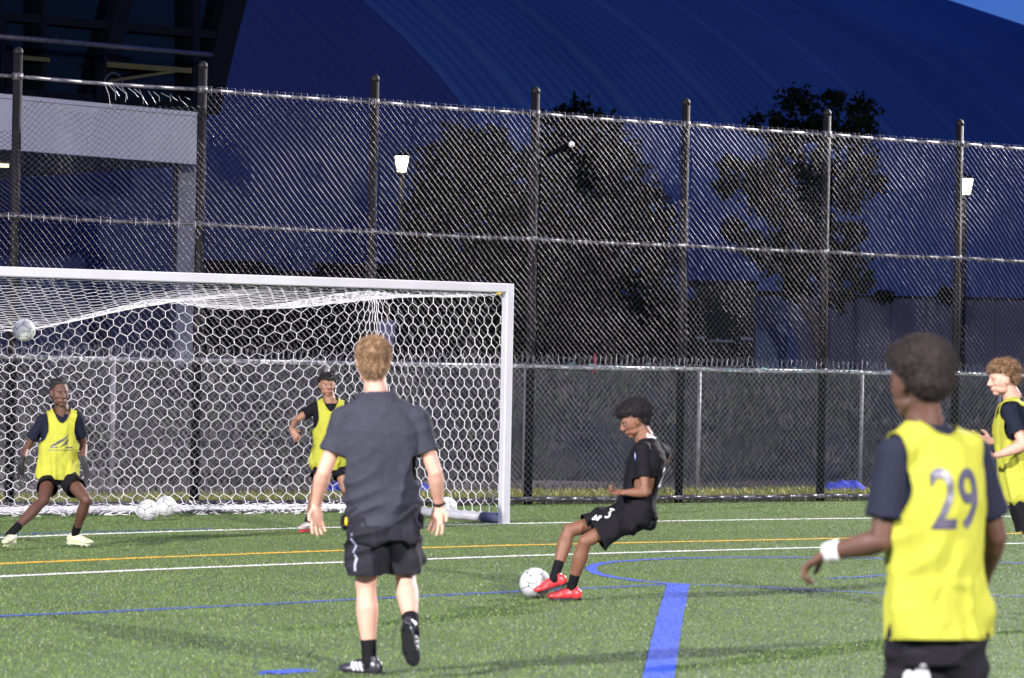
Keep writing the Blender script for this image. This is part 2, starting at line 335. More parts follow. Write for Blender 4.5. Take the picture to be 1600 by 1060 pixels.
# ---- turf fibres
def blades():
    ys = []; xs = []
    N = 520000
    Y = rng.uniform(17.6, 47, N*2); X = rng.uniform(-1, 1, N*2)*(Y*0.1406+1.0)
    w = (Y*0.1406+1.0)/(47*0.1406+1.0); k = rng.random(N*2) < w; X = X[k]; Y = Y[k]
    p = (X-FB.x)*FN.x+(Y-FB.y)*FN.y; k = p < 0.10; X = X[k]; Y = Y[k]; n = len(X)
    mi = rng.choice([0, 1, 2], n, p=[0.45, 0.48, 0.07])
    for nm, pl, wd, m in LINES:
        k = {'line_white': 3, 'line_blue': 4, 'line_yellow': 5}[m]; best = np.full(n, 9.0)
        for a, b in zip(pl[:-1], pl[1:]):
            d = b-a; L2 = d.length_squared; t = np.clip(((X-a.x)*d.x+(Y-a.y)*d.y)/L2, 0, 1)
            best = np.minimum(best, np.hypot(X-a.x-t*d.x, Y-a.y-t*d.y))
        mi[best < wd/2+rng.normal(0, 0.004, n)] = k
    h = rng.uniform(0.007, 0.017, n); wd = rng.uniform(0.002, 0.0042, n); an = rng.uniform(0, math.pi, n)
    lx = rng.normal(0, 0.008, n); ly = rng.normal(0, 0.008, n)
    V = np.zeros((n, 3, 3)); V[:, 0] = np.stack([X-np.cos(an)*wd, Y-np.sin(an)*wd, np.full(n, 0.001)], 1)
    V[:, 1] = np.stack([X+np.cos(an)*wd, Y+np.sin(an)*wd, np.full(n, 0.001)], 1); V[:, 2] = np.stack([X+lx, Y+ly, h], 1)
    me = mkmesh('turf_fibres', V.reshape(-1, 3), np.arange(n*3).reshape(-1, 3), [M['bl_dark'], M['bl_mid'], M['bl_pale'], M['line_white'], M['line_blue'], M['line_yellow']], False, mi)
    o = link('turf_fibres', me); o['kind'] = 'stuff'; tag(o, 'short green synthetic turf fibres covering the football pitch with coloured lines', 'turf')
blades()
def scatter(name, n, t0, t1, p0, p1, size, mats, label, cat, width=0.25, lift=0.0):
    t = rng.uniform(t0, t1, n); p = rng.uniform(p0, p1, n); B = np.array([FB.x, FB.y]); X = B[0]+FD.x*t+FN.x*p; Y = B[1]+FD.y*t+FN.y*p
    Z = np.array([hgt(q) for q in p])+lift*rng.random(n)
    h = rng.uniform(*size, n); an = rng.uniform(0, math.pi, n); tl = rng.normal(0, 0.5, (n, 2))
    w = h*width; V = np.zeros((n, 3, 3)); V[:, 0] = np.stack([X-np.cos(an)*w, Y-np.sin(an)*w, Z-0.01], 1); V[:, 1] = np.stack([X+np.cos(an)*w, Y+np.sin(an)*w, Z-0.01], 1)
    V[:, 2] = np.stack([X+tl[:, 0]*h, Y+tl[:, 1]*h, Z+h], 1)
    me = mkmesh(name, V.reshape(-1, 3), np.arange(n*3).reshape(-1, 3), mats, False, rng.integers(0, len(mats), n))
    o = link(name, me); o['kind'] = 'stuff'; tag(o, label, cat)
scatter('verge_grass', 26000, -5, 16, 0.25, 2.9, (0.03, 0.09), [M['verge'], M['verge2'], M['verge']], 'ragged yellow green grass strip growing behind the tall fence', 'grass', 0.2)
scatter('leaf_litter', 14000, -5, 20, 2.7, 5.4, (0.02, 0.07), [M['twig'], M['earth'], M['twig2']], 'brown leaf litter and mulch at the foot of the bank', 'leaf litter', 0.5)
scatter('bank_brush', 45000, -8, 24, 5.2, 11.5, (0.04, 0.15), [M['twig'], M['twig2'], M['bank']], 'dry dark brush covering the bank behind the fences', 'undergrowth', 0.3)
scatter('dirt_edge', 5000, -5, 16, 0.0, 0.28, (0.01, 0.03), [M['twig'], M['earth']], 'narrow strip of dirt along the bottom rail of the tall fence', 'dirt', 0.6)

# ------------------------------------------------------------------ dome
def dome():
    t = thing('air_dome', 'huge ribbed air-supported sports dome, dusky blue, filling the background', 'dome', (0, 0, 0))
    ax = Vector((0.56, 0.83, 0)).normalized(); cx = Vector((-ax.y, ax.x, 0))   # axis runs right-and-away; cx = far side
    C0 = DOME_C; Lh, Wd, H = DOME_L, DOME_W, DOME_H
    NR = 360; SUB = 4; NT = 48
    us = np.linspace(-1, 1, NR*SUB+1)
    def surf(u, th, off=0.0):
        e = (1-abs(u)**DOME_P)**0.5
        return C0+ax*(u*Lh)+cx*(-math.cos(th)*(Wd*e+off))+Vector((0, 0, math.sin(th)*(H*e+off)+1.2))
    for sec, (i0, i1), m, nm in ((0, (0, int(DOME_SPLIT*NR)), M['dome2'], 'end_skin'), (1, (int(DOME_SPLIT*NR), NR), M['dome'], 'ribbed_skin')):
        V = []; F = []; js = range(i0*SUB, i1*SUB+1)
        for j in js:
            ph = (j % SUB)/SUB; off = 0.10*math.sin(math.pi*ph)**0.6*(0.5 if sec == 0 else 1) if 0.001 < (us[j]+1)/2 < 0.999 else 0
            if sec == 1 and ((j//SUB) % 9) in (0,): off -= 0.16
            for k in range(NT): V.append(surf(us[j]*0.9995, math.pi*k/(NT-1)*0.98, off))
        m_ = len(list(js)); F = np.array([(i*NT+k, i*NT+k+1, (i+1)*NT+k+1, (i+1)*NT+k) for i in range(m_-1) for k in range(NT-1)])
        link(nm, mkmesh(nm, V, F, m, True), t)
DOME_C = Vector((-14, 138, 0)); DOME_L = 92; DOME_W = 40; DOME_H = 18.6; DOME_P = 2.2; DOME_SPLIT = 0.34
dome()
# ------------------------------------------------------------------ building on the left
def building():
    c = P(317, 258, 70); Bd = Vector((0.62, 0.785, 0)).normalized(); Nb = Vector((-Bd.y, Bd.x, 0))
    zb = c.z; zt = hitplane(312, 176, c, Bd).z
    t = thing('glass_building', 'dark glazed building on the left with a white fascia band over a concrete column', 'building', (c.x, c.y, 1.4))
    def bxp(a0, a1, d0, d1, z0, z1, acc):   # box along the facade (a metres left of the corner), d depth behind
        V = [c-Bd*a+Nb*d for a in (a0, a1) for d in (d0, d1)]
        V = [Vector((v.x, v.y, z)) for v in V for z in (z0, z1)]
        acc.add(V, [(0, 1, 3, 2), (4, 6, 7, 5), (0, 4, 5, 1), (2, 3, 7, 6), (0, 2, 6, 4), (1, 5, 7, 3)])
    def along(px, py): return (c-hitplane(px, py, c, Bd)).dot(Bd)
    j1 = along(137, 200); L = j1; k = 0; a0 = 0
    while a0 < 22:
        A = Acc(); bxp(a0+0.012, a0+L-0.012, 0, 0.12, zb, zt-0.09, A); link('fascia_panel', A.mesh('fascia_panel', M['bwhite']), t); a0 += L
    A = Acc(); bxp(-0.01, a0, -0.02, 0.14, zt-0.08, zt, A); link('coping', A.mesh('coping', M['bwhite']), t)
    A = Acc(); bxp(0, a0, 0.13, 0.3, zb+0.05, zt-0.1, A); link('fascia_backing', A.mesh('fascia_backing', M['darkmetal']), t)
    # soffit slab, narrowing towards the corner
    q = [G(314, 258, zb), G(270, 261.5, zb), G(27, 279, zb)]; e = q[2]+(q[2]-q[1])*1.2
    f0 = c-Bd*a0+Nb*0.1; f1 = c+Nb*0.1
    top = [(v.x, v.y, zb+0.012) for v in (f1, q[1], q[2], e, f0)]; topu = [(x, y, zb+0.9) for x, y, z in top]; n = 5
    F = [tuple(range(n))[::-1], tuple(range(n, 2*n))]+[(i, (i+1) % n, n+(i+1) % n, n+i) for i in range(n)]
    link('soffit', mkmesh('soffit', top+topu, F, M['soffit']), t)
    col = P(293, 258, 71.0); A = Acc(); A.box((-0.235, -0.235, 1.2), (0.235, 0.235, zb+0.01), Matrix.Translation((col.x, col.y, 0)) @ Matrix.Rotation(R(20), 4, 'Z'))
    link('column', A.mesh('column', M['concrete']), t)
    # leaning glazed upper storey: frame beams proud of the glass
    c2 = c+Nb*1.6
    def up(px, py, off=0.0): v = hitplane(px, py, c2-Nb*off, Bd); return v
    pts = [(-260, 120), (338, 178), (404, -60), (-260, -120)]
    fr = [up(*p) for p in pts]; bk = [v+Nb*6 for v in fr]
    link('glazing', mkmesh('glazing', fr+bk, [(0, 1, 2, 3), (7, 6, 5, 4), (0, 4, 5, 1), (1, 5, 6, 2), (2, 6, 7, 3), (3, 7, 4, 0)], M['glass']), t)
    def beam(p, q, w, d=0.25, m='darkmetal', nm='frame_beam', off=0.13):
        A = Acc(); A.bar(up(*p, off), up(*q, off), d, w, up=(up(*q, off)-up(*p, off)).cross(Nb)); link(nm, A.mesh(nm, M[m]), t)
    beam((322, 172), (375, -60), 0.55); beam((300, 172), (300, -60), 0.20); beam((150, 165), (203, -60), 0.40)
    beam((-60, 20), (345, 56), 0.16, 0.2); beam((-60, 143), (330, 171), 0.22, 0.3, off=0.16); beam((62, 160), (62, -60), 0.12)
    beam((20, 150), (-30, -60), 0.3)
    beam((165, 101), (297, 111), 0.10, 0.1, 'yellow', 'yellow_pipe', 0.35); beam((170, 127), (297, 108), 0.05, 0.05, 'yellow', 'yellow_pipe', 0.4); beam((28, 90), (76, 94), 0.08, 0.08, 'yellow', 'yellow_pipe', 0.35)
    A = Acc(); r = [hitplane(x, y, c+Nb*0.5, Bd) for x, y in ((-40, 54), (330, 86))]; A.cyl(r[0], r[1], 0.05); link('handrail', A.mesh('handrail', M['rail'], True), t)
    for x in (165, 325, 5):
        A = Acc(); y = 58+0.085*x; a = hitplane(x, y, c+Nb*0.5, Bd); A.cyl((a.x, a.y, zt-0.02), a, 0.03, n=8); link('rail_post', A.mesh('rail_post', M['darkmetal'], True), t)
    A = Acc(); a = [hitplane(177+14*math.cos(R(th)), 132-18*math.sin(R(th)), c+Nb*0.45, Bd) for th in range(0, 181, 20)]
    for p, q in zip(a[:-1], a[1:]): A.cyl(p, q, 0.015, n=6)
    link('hoop', A.mesh('hoop', M['rail'], True), t)
    A = Acc(); A.box((-0.12, -0.12, -0.05), (0.12, 0.12, 0), Matrix.Translation(G(3, 257, zb)+Vector((0, 0, -0.002)))); link('soffit_light', A.mesh('soffit_light', M['lampglow']), t)
building()

# ------------------------------------------------------------------ things beyond the bank
def boxthing(name, label, cat, px0, px1, ytop, Y, dep, m, yb=590, parts=()):
    a = P(px0, ytop, Y); b = P(px1, ytop, Y); zt = (a.z+b.z)/2
    t = thing(name, label, cat, ((a.x+b.x)/2, Y, 1.4))
    A = Acc(); A.box((a.x, Y, 1.3), (b.x, Y+dep, zt)); link('wall', A.mesh('wall', m), t)
    A = Acc(); A.box((a.x-0.08, Y-0.08, zt+0.003), (b.x+0.08, Y+dep+0.08, zt+0.10)); link('roof', A.mesh('roof', M['darkmetal']), t)
    for (x0, y0, x1, y1, mm, nm) in parts:
        p = P(x0, y0, Y); q = P(x1, y1, Y); A = Acc(); A.box((p.x, Y-0.05, q.z), (q.x, Y+0.02, p.z)); link(nm, A.mesh(nm, mm), t)
    return t
boxthing('equipment_shed', 'low black equipment shed behind the goal, beside the concrete column', 'shed', 322, 402, 414, 80, 5, M['darkmetal'])
boxthing('equipment_shed', 'low black shed between the concrete column and the lit lantern', 'shed', 404, 492, 430, 81, 5, M['darkmetal'])
boxthing('equipment_shed', 'black shed directly left of the lit lantern pole', 'shed', 494, 622, 419, 80, 5, M['darkmetal'])
boxthing('service_block', 'long dark service block behind the two big round trees', 'building', 624, 1082, 470, 86, 5, M['darkmetal'])
boxthing('generator_unit', 'tall black box unit with pale strips left of the leaning tree', 'generator', 1088, 1180, 446, 79, 3, M['glass'],
    parts=[(1158, 527, 1176, 532, M['paving'], 'vent_strip'), (1110, 531, 1146, 535, M['paving'], 'vent_strip'), (1090, 526, 1100, 530, M['paving'], 'vent_strip')])
boxthing('service_block', 'dark blue block standing just behind the black box unit', 'building', 1182, 1232, 462, 84, 4, M['dome'])
def wall_right():
    a = P(1228, 463, 100); b = P(1720, 466, 100)
    t = thing('perimeter_wall', 'long pale blue grey wall along the foot of the dome on the right', 'wall', ((a.x+b.x)/2, 100, 1.4))
    n = 9
    for i in range(n):
        x0 = a.x+(b.x-a.x)*i/n; x1 = a.x+(b.x-a.x)*(i+1)/n; A = Acc(); A.box((x0+0.01, 100, 1.3), (x1-0.01, 100.3, a.z)); link('panel', A.mesh('panel', M['concwall']), t)
    A = Acc(); A.box((a.x, 99.95, a.z+0.002), (b.x, 100.4, a.z+0.07)); link('coping', A.mesh('coping', M['darkmetal']), t)
M['concwall'] = mat('blue_grey_wall', (0.085, 0.08, 0.115), 0.8, nscale=0.6, nmix=0.12)
wall_right()
def bush(name, label, px, py, w, h, Y):
    c = P(px, py, Y); n = 500; V = np.zeros((n, 3, 3)); d = rng.normal(0, 1, (n, 3)); d /= np.linalg.norm(d, axis=1)[:, None]
    cc = np.array(c)+d*np.array([w, w*0.6, h])*rng.random((n, 1))**0.4
    for i in range(3): V[:, i] = cc+rng.normal(0, 0.07, (n, 3))
    o = link(name, mkmesh(name, V.reshape(-1, 3), np.arange(n*3).reshape(-1, 3), M['leaf2'])); tag(o, label, 'bush'); return o
bush('bush', 'small dark bush poking above the wall right of the leaning tree', 1380, 463, 0.24, 0.07, 99.5)
bush('bush', 'dark pointed bush above the wall at the foot of the last tall fence post', 1480, 462, 0.20, 0.20, 99.5)

def lantern(px, py, Y, label):  # the small lantern heads are the only lamps in view
    c = P(px, py, Y); t = thing('lamp_post', label, 'street lamp', (c.x, Y, 1.42)); k = Y/5690
    def ring(r, z): return [Vector((c.x+r*math.cos(R(45+90*i)), Y+r*math.sin(R(45+90*i)), z)) for i in range(4)]
    zb = c.z-12*k; zt = c.z+12*k; A = Acc(); V = ring(8.5*k*1.25, zb)+ring(13.5*k*1.25, zt)
    A.add(V, [(3, 2, 1, 0), (4, 5, 6, 7), (0, 1, 5, 4), (1, 2, 6, 5), (2, 3, 7, 6), (3, 0, 4, 7)]); lg = link('lamp_glass', A.mesh('lamp_glass', M['lampglow']), t)
    for i in range(4): A = Acc(); A.cyl(V[i]*1.0, V[4+i]*1.0, 0.018, n=6); link('glass_bar', A.mesh('glass_bar', M['darkmetal']), lg)
    A = Acc(); V = ring(16*k*1.3, zt+0.004)+ring(4*k, zt+7*k); A.add(V, [(3, 2, 1, 0), (4, 5, 6, 7), (0, 1, 5, 4), (1, 2, 6, 5), (2, 3, 7, 6), (3, 0, 4, 7)])
    A.cyl((c.x, Y, zt+7*k), (c.x, Y, zt+12*k), 0.02, n=8); link('lamp_cap', A.mesh('lamp_cap', M['darkmetal']), t)
    A = Acc(); A.cyl((c.x, Y, 1.38), (c.x, Y, zb-0.02), 0.07, 0.05); A.cyl((c.x, Y, 1.38), (c.x, Y, 1.9), 0.13, 0.09); A.cyl((c.x, Y, zb-0.08), (c.x, Y, zb-0.005), 0.06, 0.16)
    link('pole', A.mesh('pole', M['darkmetal'], True), t)
    l = bpy.data.lights.new('lantern_light', 'POINT'); l.energy = 70; l.color = (1, 0.93, 0.65); l.shadow_soft_size = 0.15
    o = bpy.data.objects.new('lantern_light', l); C.objects.link(o); o.parent = t; o.location = (0, -0.3, c.z-1.42)
lantern(628, 257, 72, 'lit square lantern on a black pole left of the big round tree')
lantern(1508, 292, 84, 'lit square lantern on a black pole at the right, by the last tall fence post')

def tree(label, Y, blobs, trunk, limbs, nleaf, size, m, spread=3.0, edge=0.55):
    base = P(trunk[0][0], trunk[0][1], Y); t = thing('tree', label, 'tree', (base.x, Y, 1.42)); k = Y/5690
    tot = sum(b[2]**2 for b in blobs); VV = []
    for bi, b in enumerate(blobs):
        px, py, r = b[:3]; dy = (b[3] if len(b) > 3 else rng.uniform(-1, 1)*0.8*r*k); c = np.array(P(px, py, Y))+np.array([0, dy, 0]); n = int(nleaf*r*r/tot)
        d = rng.normal(0, 1, (n, 3)); d /= np.linalg.norm(d, axis=1)[:, None]
        nz = np.array([noise.noise((x*2.2+bi*7.7, y*2.2, z*2.2)) for x, y, z in d])
        rad = r*k*(rng.random(n)**0.33)*(1+edge*nz); cc = c+d*rad[:, None]*np.array([1, 1, 0.92])
        clump = np.array([noise.noise((x*spread, y*spread, z*spread)) for x, y, z in cc]); cc = cc[clump > -0.22]; n = len(cc)
        s = rng.uniform(0.6, 1.2, (n, 1))*size; a = rng.normal(0, 1, (n, 3)); a /= np.linalg.norm(a, axis=1)[:, None]
        bb = rng.normal(0, 1, (n, 3)); bb -= a*(a*bb).sum(1)[:, None]; bb /= np.linalg.norm(bb, axis=1)[:, None]
        V = np.zeros((n, 4, 3)); V[:, 0] = cc-a*s; V[:, 1] = cc+bb*s*0.5; V[:, 2] = cc+a*s; V[:, 3] = cc-bb*s*0.5; VV.append(V.reshape(-1, 3))
    V = np.concatenate(VV); o = link('crown', mkmesh('crown', V, np.arange(len(V)).reshape(-1, 4), m), t)
    A = Acc(); pts = [(P(x, y, Y), r) for x, y, r in trunk]
    if pts[0][0].z > 1.4: pts[0][0].z = 1.4
    for (a, ra), (b, rb) in zip(pts[:-1], pts[1:]): A.loft(a, b, [(0, ra, ra), (1, rb, rb)], n=10)
    link('trunk', A.mesh('trunk', M['bark'], True), t)
    for lb in limbs:
        A = Acc(); pts = [(P(x, y, Y), r) for x, y, r in lb]
        for (a, ra), (b, rb) in zip(pts[:-1], pts[1:]): A.loft(a, b, [(0, ra, ra), (1, rb, rb)], n=8)
        link('limb', A.mesh('limb', M['bark'], True), t)
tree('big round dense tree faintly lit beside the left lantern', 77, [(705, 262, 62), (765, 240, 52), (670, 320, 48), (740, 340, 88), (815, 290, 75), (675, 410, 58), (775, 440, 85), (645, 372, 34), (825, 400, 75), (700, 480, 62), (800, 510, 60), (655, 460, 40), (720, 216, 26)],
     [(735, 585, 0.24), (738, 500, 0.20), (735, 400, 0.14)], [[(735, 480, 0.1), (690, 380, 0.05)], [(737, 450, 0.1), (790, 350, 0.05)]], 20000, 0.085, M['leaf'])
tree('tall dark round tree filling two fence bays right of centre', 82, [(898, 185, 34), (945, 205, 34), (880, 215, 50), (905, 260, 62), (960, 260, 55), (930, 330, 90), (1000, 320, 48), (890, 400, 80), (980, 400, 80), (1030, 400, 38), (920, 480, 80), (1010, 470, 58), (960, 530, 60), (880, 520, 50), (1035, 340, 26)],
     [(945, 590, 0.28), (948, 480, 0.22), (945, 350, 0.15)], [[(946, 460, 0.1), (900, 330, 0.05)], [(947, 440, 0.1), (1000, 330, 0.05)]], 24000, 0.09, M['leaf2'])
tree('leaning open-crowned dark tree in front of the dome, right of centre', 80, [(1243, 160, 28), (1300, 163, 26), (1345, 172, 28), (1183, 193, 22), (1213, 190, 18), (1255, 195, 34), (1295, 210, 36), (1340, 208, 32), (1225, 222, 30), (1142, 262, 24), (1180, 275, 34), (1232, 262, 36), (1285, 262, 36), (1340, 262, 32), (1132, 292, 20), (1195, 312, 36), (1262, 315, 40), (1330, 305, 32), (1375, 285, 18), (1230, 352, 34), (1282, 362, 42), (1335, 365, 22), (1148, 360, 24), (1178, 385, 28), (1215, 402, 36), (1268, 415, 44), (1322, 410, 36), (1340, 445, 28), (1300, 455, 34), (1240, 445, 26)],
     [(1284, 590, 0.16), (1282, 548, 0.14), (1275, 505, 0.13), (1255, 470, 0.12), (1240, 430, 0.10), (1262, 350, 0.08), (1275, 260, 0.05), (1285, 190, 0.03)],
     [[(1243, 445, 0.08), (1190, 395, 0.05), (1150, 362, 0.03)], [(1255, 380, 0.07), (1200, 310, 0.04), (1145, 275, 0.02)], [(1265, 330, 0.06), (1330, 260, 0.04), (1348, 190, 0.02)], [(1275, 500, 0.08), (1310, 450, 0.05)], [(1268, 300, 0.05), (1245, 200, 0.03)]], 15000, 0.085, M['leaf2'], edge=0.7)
def cone():
    c = P(929, 593, 66); t = thing('delineator_cone', 'slim red delineator cone on top of the bank behind the kicker', 'cone', (c.x, 66, c.z)); A = Acc()
    A.loft(c, c+Vector((0, 0, 0.46)), [(0, 0.07, 0.07), (1, 0.018, 0.018)], n=12, capa=False); link('cone_body', A.mesh('cone_body', M['redcone'], True), t)
    A = Acc(); A.box((c.x-0.1, 65.9, c.z-0.25), (c.x+0.1, 66.1, c.z+0.01)); link('cone_base', A.mesh('cone_base', M['redcone']), t)
cone()
def tarp(px0, px1, py0, py1, label):
    a = G(px0, py1); b = G(px1, py1); Y = (a.y+b.y)/2; h = (py1-py0)*Y/5690; nx, ny = 26, 10; V = []
    for j in range(ny):
        for i in range(nx):
            u = i/(nx-1); v = j/(ny-1); e = (math.sin(math.pi*u)**0.35)*(math.sin(math.pi*v)**0.5)
            V.append((a.x+(b.x-a.x)*u, Y+0.7*v, 0.005+h*e*(0.72+0.35*noise.noise((u*6+px0, v*5, 1)))+0.02*abs(noise.noise((u*22, v*12, px0)))))
    F = np.array([(i+j*nx, i+1+j*nx, i+1+(j+1)*nx, i+(j+1)*nx) for j in range(ny-1) for i in range(nx-1)])
    o = link('tarp_bundle', mkmesh('tarp_bundle', V, F, M['bluetarp'], True)); tag(o, label, 'tarp', 'blue tarp bundles behind the fence')
tarp(508, 545, 748, 771, 'crumpled blue tarp bundle behind the fence, half hidden by the coach')
tarp(622, 672, 752, 769, 'crumpled blue tarp bundle seen between the coach and the goal post')
tarp(1291, 1356, 749, 769, 'crumpled blue tarp bundle behind the fence beside the bare sleeve of player 29')

# ------------------------------------------------------------------ tall chain link fence
ZT, ZM, ZL, ZB = 4.56, 3.095, 1.615, 0.07
SAG = [(0, 0.0)]
def chain(t0, t1, z0, z1, off, base, pitch=0.0405, topf=None, seed=0, bulge=0.02, barb=0.0, skew=0.0):
    n = max(1, int(round((t1-t0)/pitch))); p = (t1-t0)/n; m = max(1, int(round((z1-z0)/pitch))); h = (z1-z0)/m
    I, J = np.meshgrid(np.arange(n), np.arange(m), indexing='ij'); par = ((I+J) % 2)
    s0 = I+np.where(par == 0, 0, 1); s1 = I+np.where(par == 0, 1, 0)
    A = np.stack([t0+s0*p, z0+J*h], -1).reshape(-1, 2); B = np.stack([t0+s1*p, z0+(J+1)*h], -1).reshape(-1, 2)
    if barb > 0:
        x = t0+(np.arange(n)+((np.arange(n)+m) % 2))*p; e = rng.normal(0, 0.35, n)*barb; hh = barb*rng.uniform(0.6, 1.15, n)
        A = np.concatenate([A, np.stack([x, np.full(n, z1)], -1)]); B = np.concatenate([B, np.stack([x+e, z1+hh], -1)])
        A = np.concatenate([A, np.stack([x, np.full(n, z1)], -1)]); B = np.concatenate([B, np.stack([x-e*0.8+0.01, z1+hh*0.8], -1)])
    Q = np.stack([A, B], 1).reshape(-1, 2); t = Q[:, 0].copy(); z = Q[:, 1].copy()
    u = (t-t0)/(t1-t0); w = (z-z0)/(z1-z0)
    if topf is not None: zt = np.array([topf(a) for a in t]); z = z0+(z-z0)*(zt-z0)/(z1-z0)
    nz = np.array([noise.noise((a*1.3+seed, b*1.1, seed*3.1)) for a, b in zip(t, z)]); nz2 = np.array([noise.noise((a*0.9-seed, b*1.5, 9+seed)) for a, b in zip(t, z)])
    t = t+nz2*0.030*np.sin(np.pi*np.clip(u, 0, 1))+skew*np.sin(np.pi*np.clip(w, 0, 1))*np.sin(np.pi*np.clip(u, 0, 1)); z = z+nz*0.018*np.sin(np.pi*np.clip(w, 0, 1))
    o = off+bulge*nz*np.sin(np.pi*np.clip(w, 0, 1))*2
    X = base.x+FD.x*t+FN.x*o; Y = base.y+FD.y*t+FN.y*o
    e = rng.normal(0, 0.0014, len(t)); X = X+FN.x*e; Y = Y+FN.y*e     # every strand is bent a little differently
    return np.stack([X, Y, z], -1).reshape(-1, 2, 3)
def tall_fence():
    t = thing('tall_fence', 'tall black chain link fence behind the goal spanning the whole picture', 'fence', tuple(fpost(-1)))
    o0 = fpost(-1); A = Acc(); A.cyl((0, 0, 0), (0, 0, 4.80), 0.05, n=20); pm = A.mesh('post', M['post'], True)
    A = Acc(); A.loft((0, 0, 4.79), (0, 0, 4.82), [(0, 0.054, 0.054), (1, 0.054, 0.054)], capa=False, n=18); capm = A.mesh('post_cap', M['post'], True)
    A = Acc(); A.cyl((0, 0, -0.035), (0, 0, 0.035), 0.058, n=16); A.bar((-0.02, -0.05, 0), (-0.02, -0.085, 0), 0.03, 0.03); clm = A.mesh('clamp', M['rail'], True)
    for k in range(-1, 9):
        q = fpost(k)-o0; po = bpy.data.objects.new('post', pm); C.objects.link(po); po.parent = t; po.location = q
        c = bpy.data.objects.new('post_cap', capm); C.objects.link(c); c.parent = po
        for z in (ZT, ZM, ZL):
            c = bpy.data.objects.new('clamp', clm); C.objects.link(c); c.parent = po; c.location = (0, 0, z); c.rotation_euler = (0, 0, math.atan2(FD.y, FD.x))
    for k in range(-1, 8):
        a, b = fpost(k), fpost(k+1)
        for z, r, m, oy in ((ZT, 0.021, 'rail', -0.0), (ZM, 0.021, 'rail', -0.07), (ZL, 0.020, 'galv', -0.07), (ZB, 0.030, 'rail2', -0.07)):
            A = Acc(); d = FD*0.05 if z == ZT else FD*0.0
            n = 6
            for i in range(n):
                s0 = i/n; s1 = (i+1)/n; sg = lambda s: Vector((0, 0, -0.012*math.sin(math.pi*s)))
                A.cyl(a+(b-a)*s0+FN*oy+Vector((0, 0, z))+sg(s0), a+(b-a)*s1+FN*oy+Vector((0, 0, z))+sg(s1), r, n=12)
            link('rail', A.mesh('rail', M[m], True), t)
    # torn top edge in the first visible bay
    prof = [(20, 166), (57, 157), (82, 160), (105, 172), (135, 179), (160, 168), (175, 164), (240, 168), (312, 166)]
    pr = []
    for x, y in prof:
        h = hitplane(x, y, FB, FD); pr.append(((h-FB).dot(FD), h.z))
    def torn(tt):
        tt = min(max(tt, pr[0][0]), pr[-1][0])
        for (a, za), (b, zb) in zip(pr[:-1], pr[1:]):
            if tt <= b: return za+(zb-za)*(tt-a)/(b-a+1e-9)+0.012*noise.noise((tt*14, 0, 0))
        return pr[-1][1]
    for k in range(-1, 8):
        t0, t1 = BAY*(k-1), BAY*k
        sg = []
        sg.append(chain(t0, t1, ZM, ZT-0.01, -0.10, FB, topf=torn if k == 0 else ((lambda q: 3.98) if k == -1 else None), seed=k*2.3+1, bulge=0.03, skew=0.04))
        sg.append(chain(t0, t1, ZL-0.02, ZM, -0.10, FB, seed=k*1.7+4, bulge=0.03, skew=-0.04))
        V, F = tubes(np.concatenate(sg), 0.0022, 4)
        o = link('chain_link_mesh', mkmesh('chain_link_mesh', V, F, M['wire'], True), t); o['kind'] = 'stuff'
        V, F = tubes(chain(t0, t1, ZB, ZL+0.055, -0.105, FB, seed=k*3.1, bulge=0.02, barb=0.10), 0.0018, 3)
        o = link('lower_mesh', mkmesh('lower_mesh', V, F, M['wire2']), t); o['kind'] = 'stuff'
        tie = []
        for z, dens in ((ZT, 22), (ZM, 11), (ZL, 11), (ZB, 10)):
            if z == ZT and k <= 0: continue
            for i in range(dens):
                s = t0+(i+0.5+rng.uniform(-0.3, 0.3))/dens*(t1-t0); c = TP(s, -0.12); 
                tie += [[(c.x, c.y, z-0.05), (c.x, c.y, z+0.03)]]; c2 = TP(s+0.008, 0.0); tie += [[(c.x, c.y, z+0.03), (c2.x, c2.y, z+0.026)]]
        if k == 0:
            for i, px in enumerate((160, 166, 172, 178, 186, 196, 206, 214, 228, 236, 248, 262, 275, 285)):
                a = hitplane(px, 132+(px-160)*0.16, FB, FD); b = hitplane(px+rng.uniform(4, 13), 152+rng.uniform(0, 14)+(px-160)*0.03, FB, FD); mid = (a+b)/2+FD*rng.uniform(-0.06, 0.06)
                tie += [[tuple(a-FN*0.05), tuple(mid-FN*0.11)], [tuple(mid-FN*0.11), tuple(b-FN*0.1)]]
        if tie:
            V, F = tubes(np.array(tie), 0.0013 if k > 0 else 0.0024, 4); o = link('wire_ties', mkmesh('wire_ties', V, F, M['galv']), t); o['kind'] = 'stuff'
        if k in (3, 4, 5):
            sgs = []
            for i in range(10):
                s = t0+rng.uniform(0.05, 0.95)*(t1-t0); c = TP(s, -0.112, ZL+rng.uniform(-0.01, 0.05)); d = FD*rng.uniform(0.03, 0.08)+Vector((0, 0, rng.uniform(-0.02, 0.03))); sgs.append([tuple(c), tuple(c+d)])
            V, F = tubes(np.array(sgs), 0.005, 5); link('tape_scrap', mkmesh('tape_scrap', V, F, M['teal']), t)
M['galv2'] = mat('weathered_galvanised', (0.20, 0.20, 0.21), 0.6, metal=0.2, nscale=15, nmix=0.3)
M['rail2'] = mat('bottom_rail', (0.06, 0.055, 0.065), 0.3, metal=0.3, spec=0.8)
tall_fence()
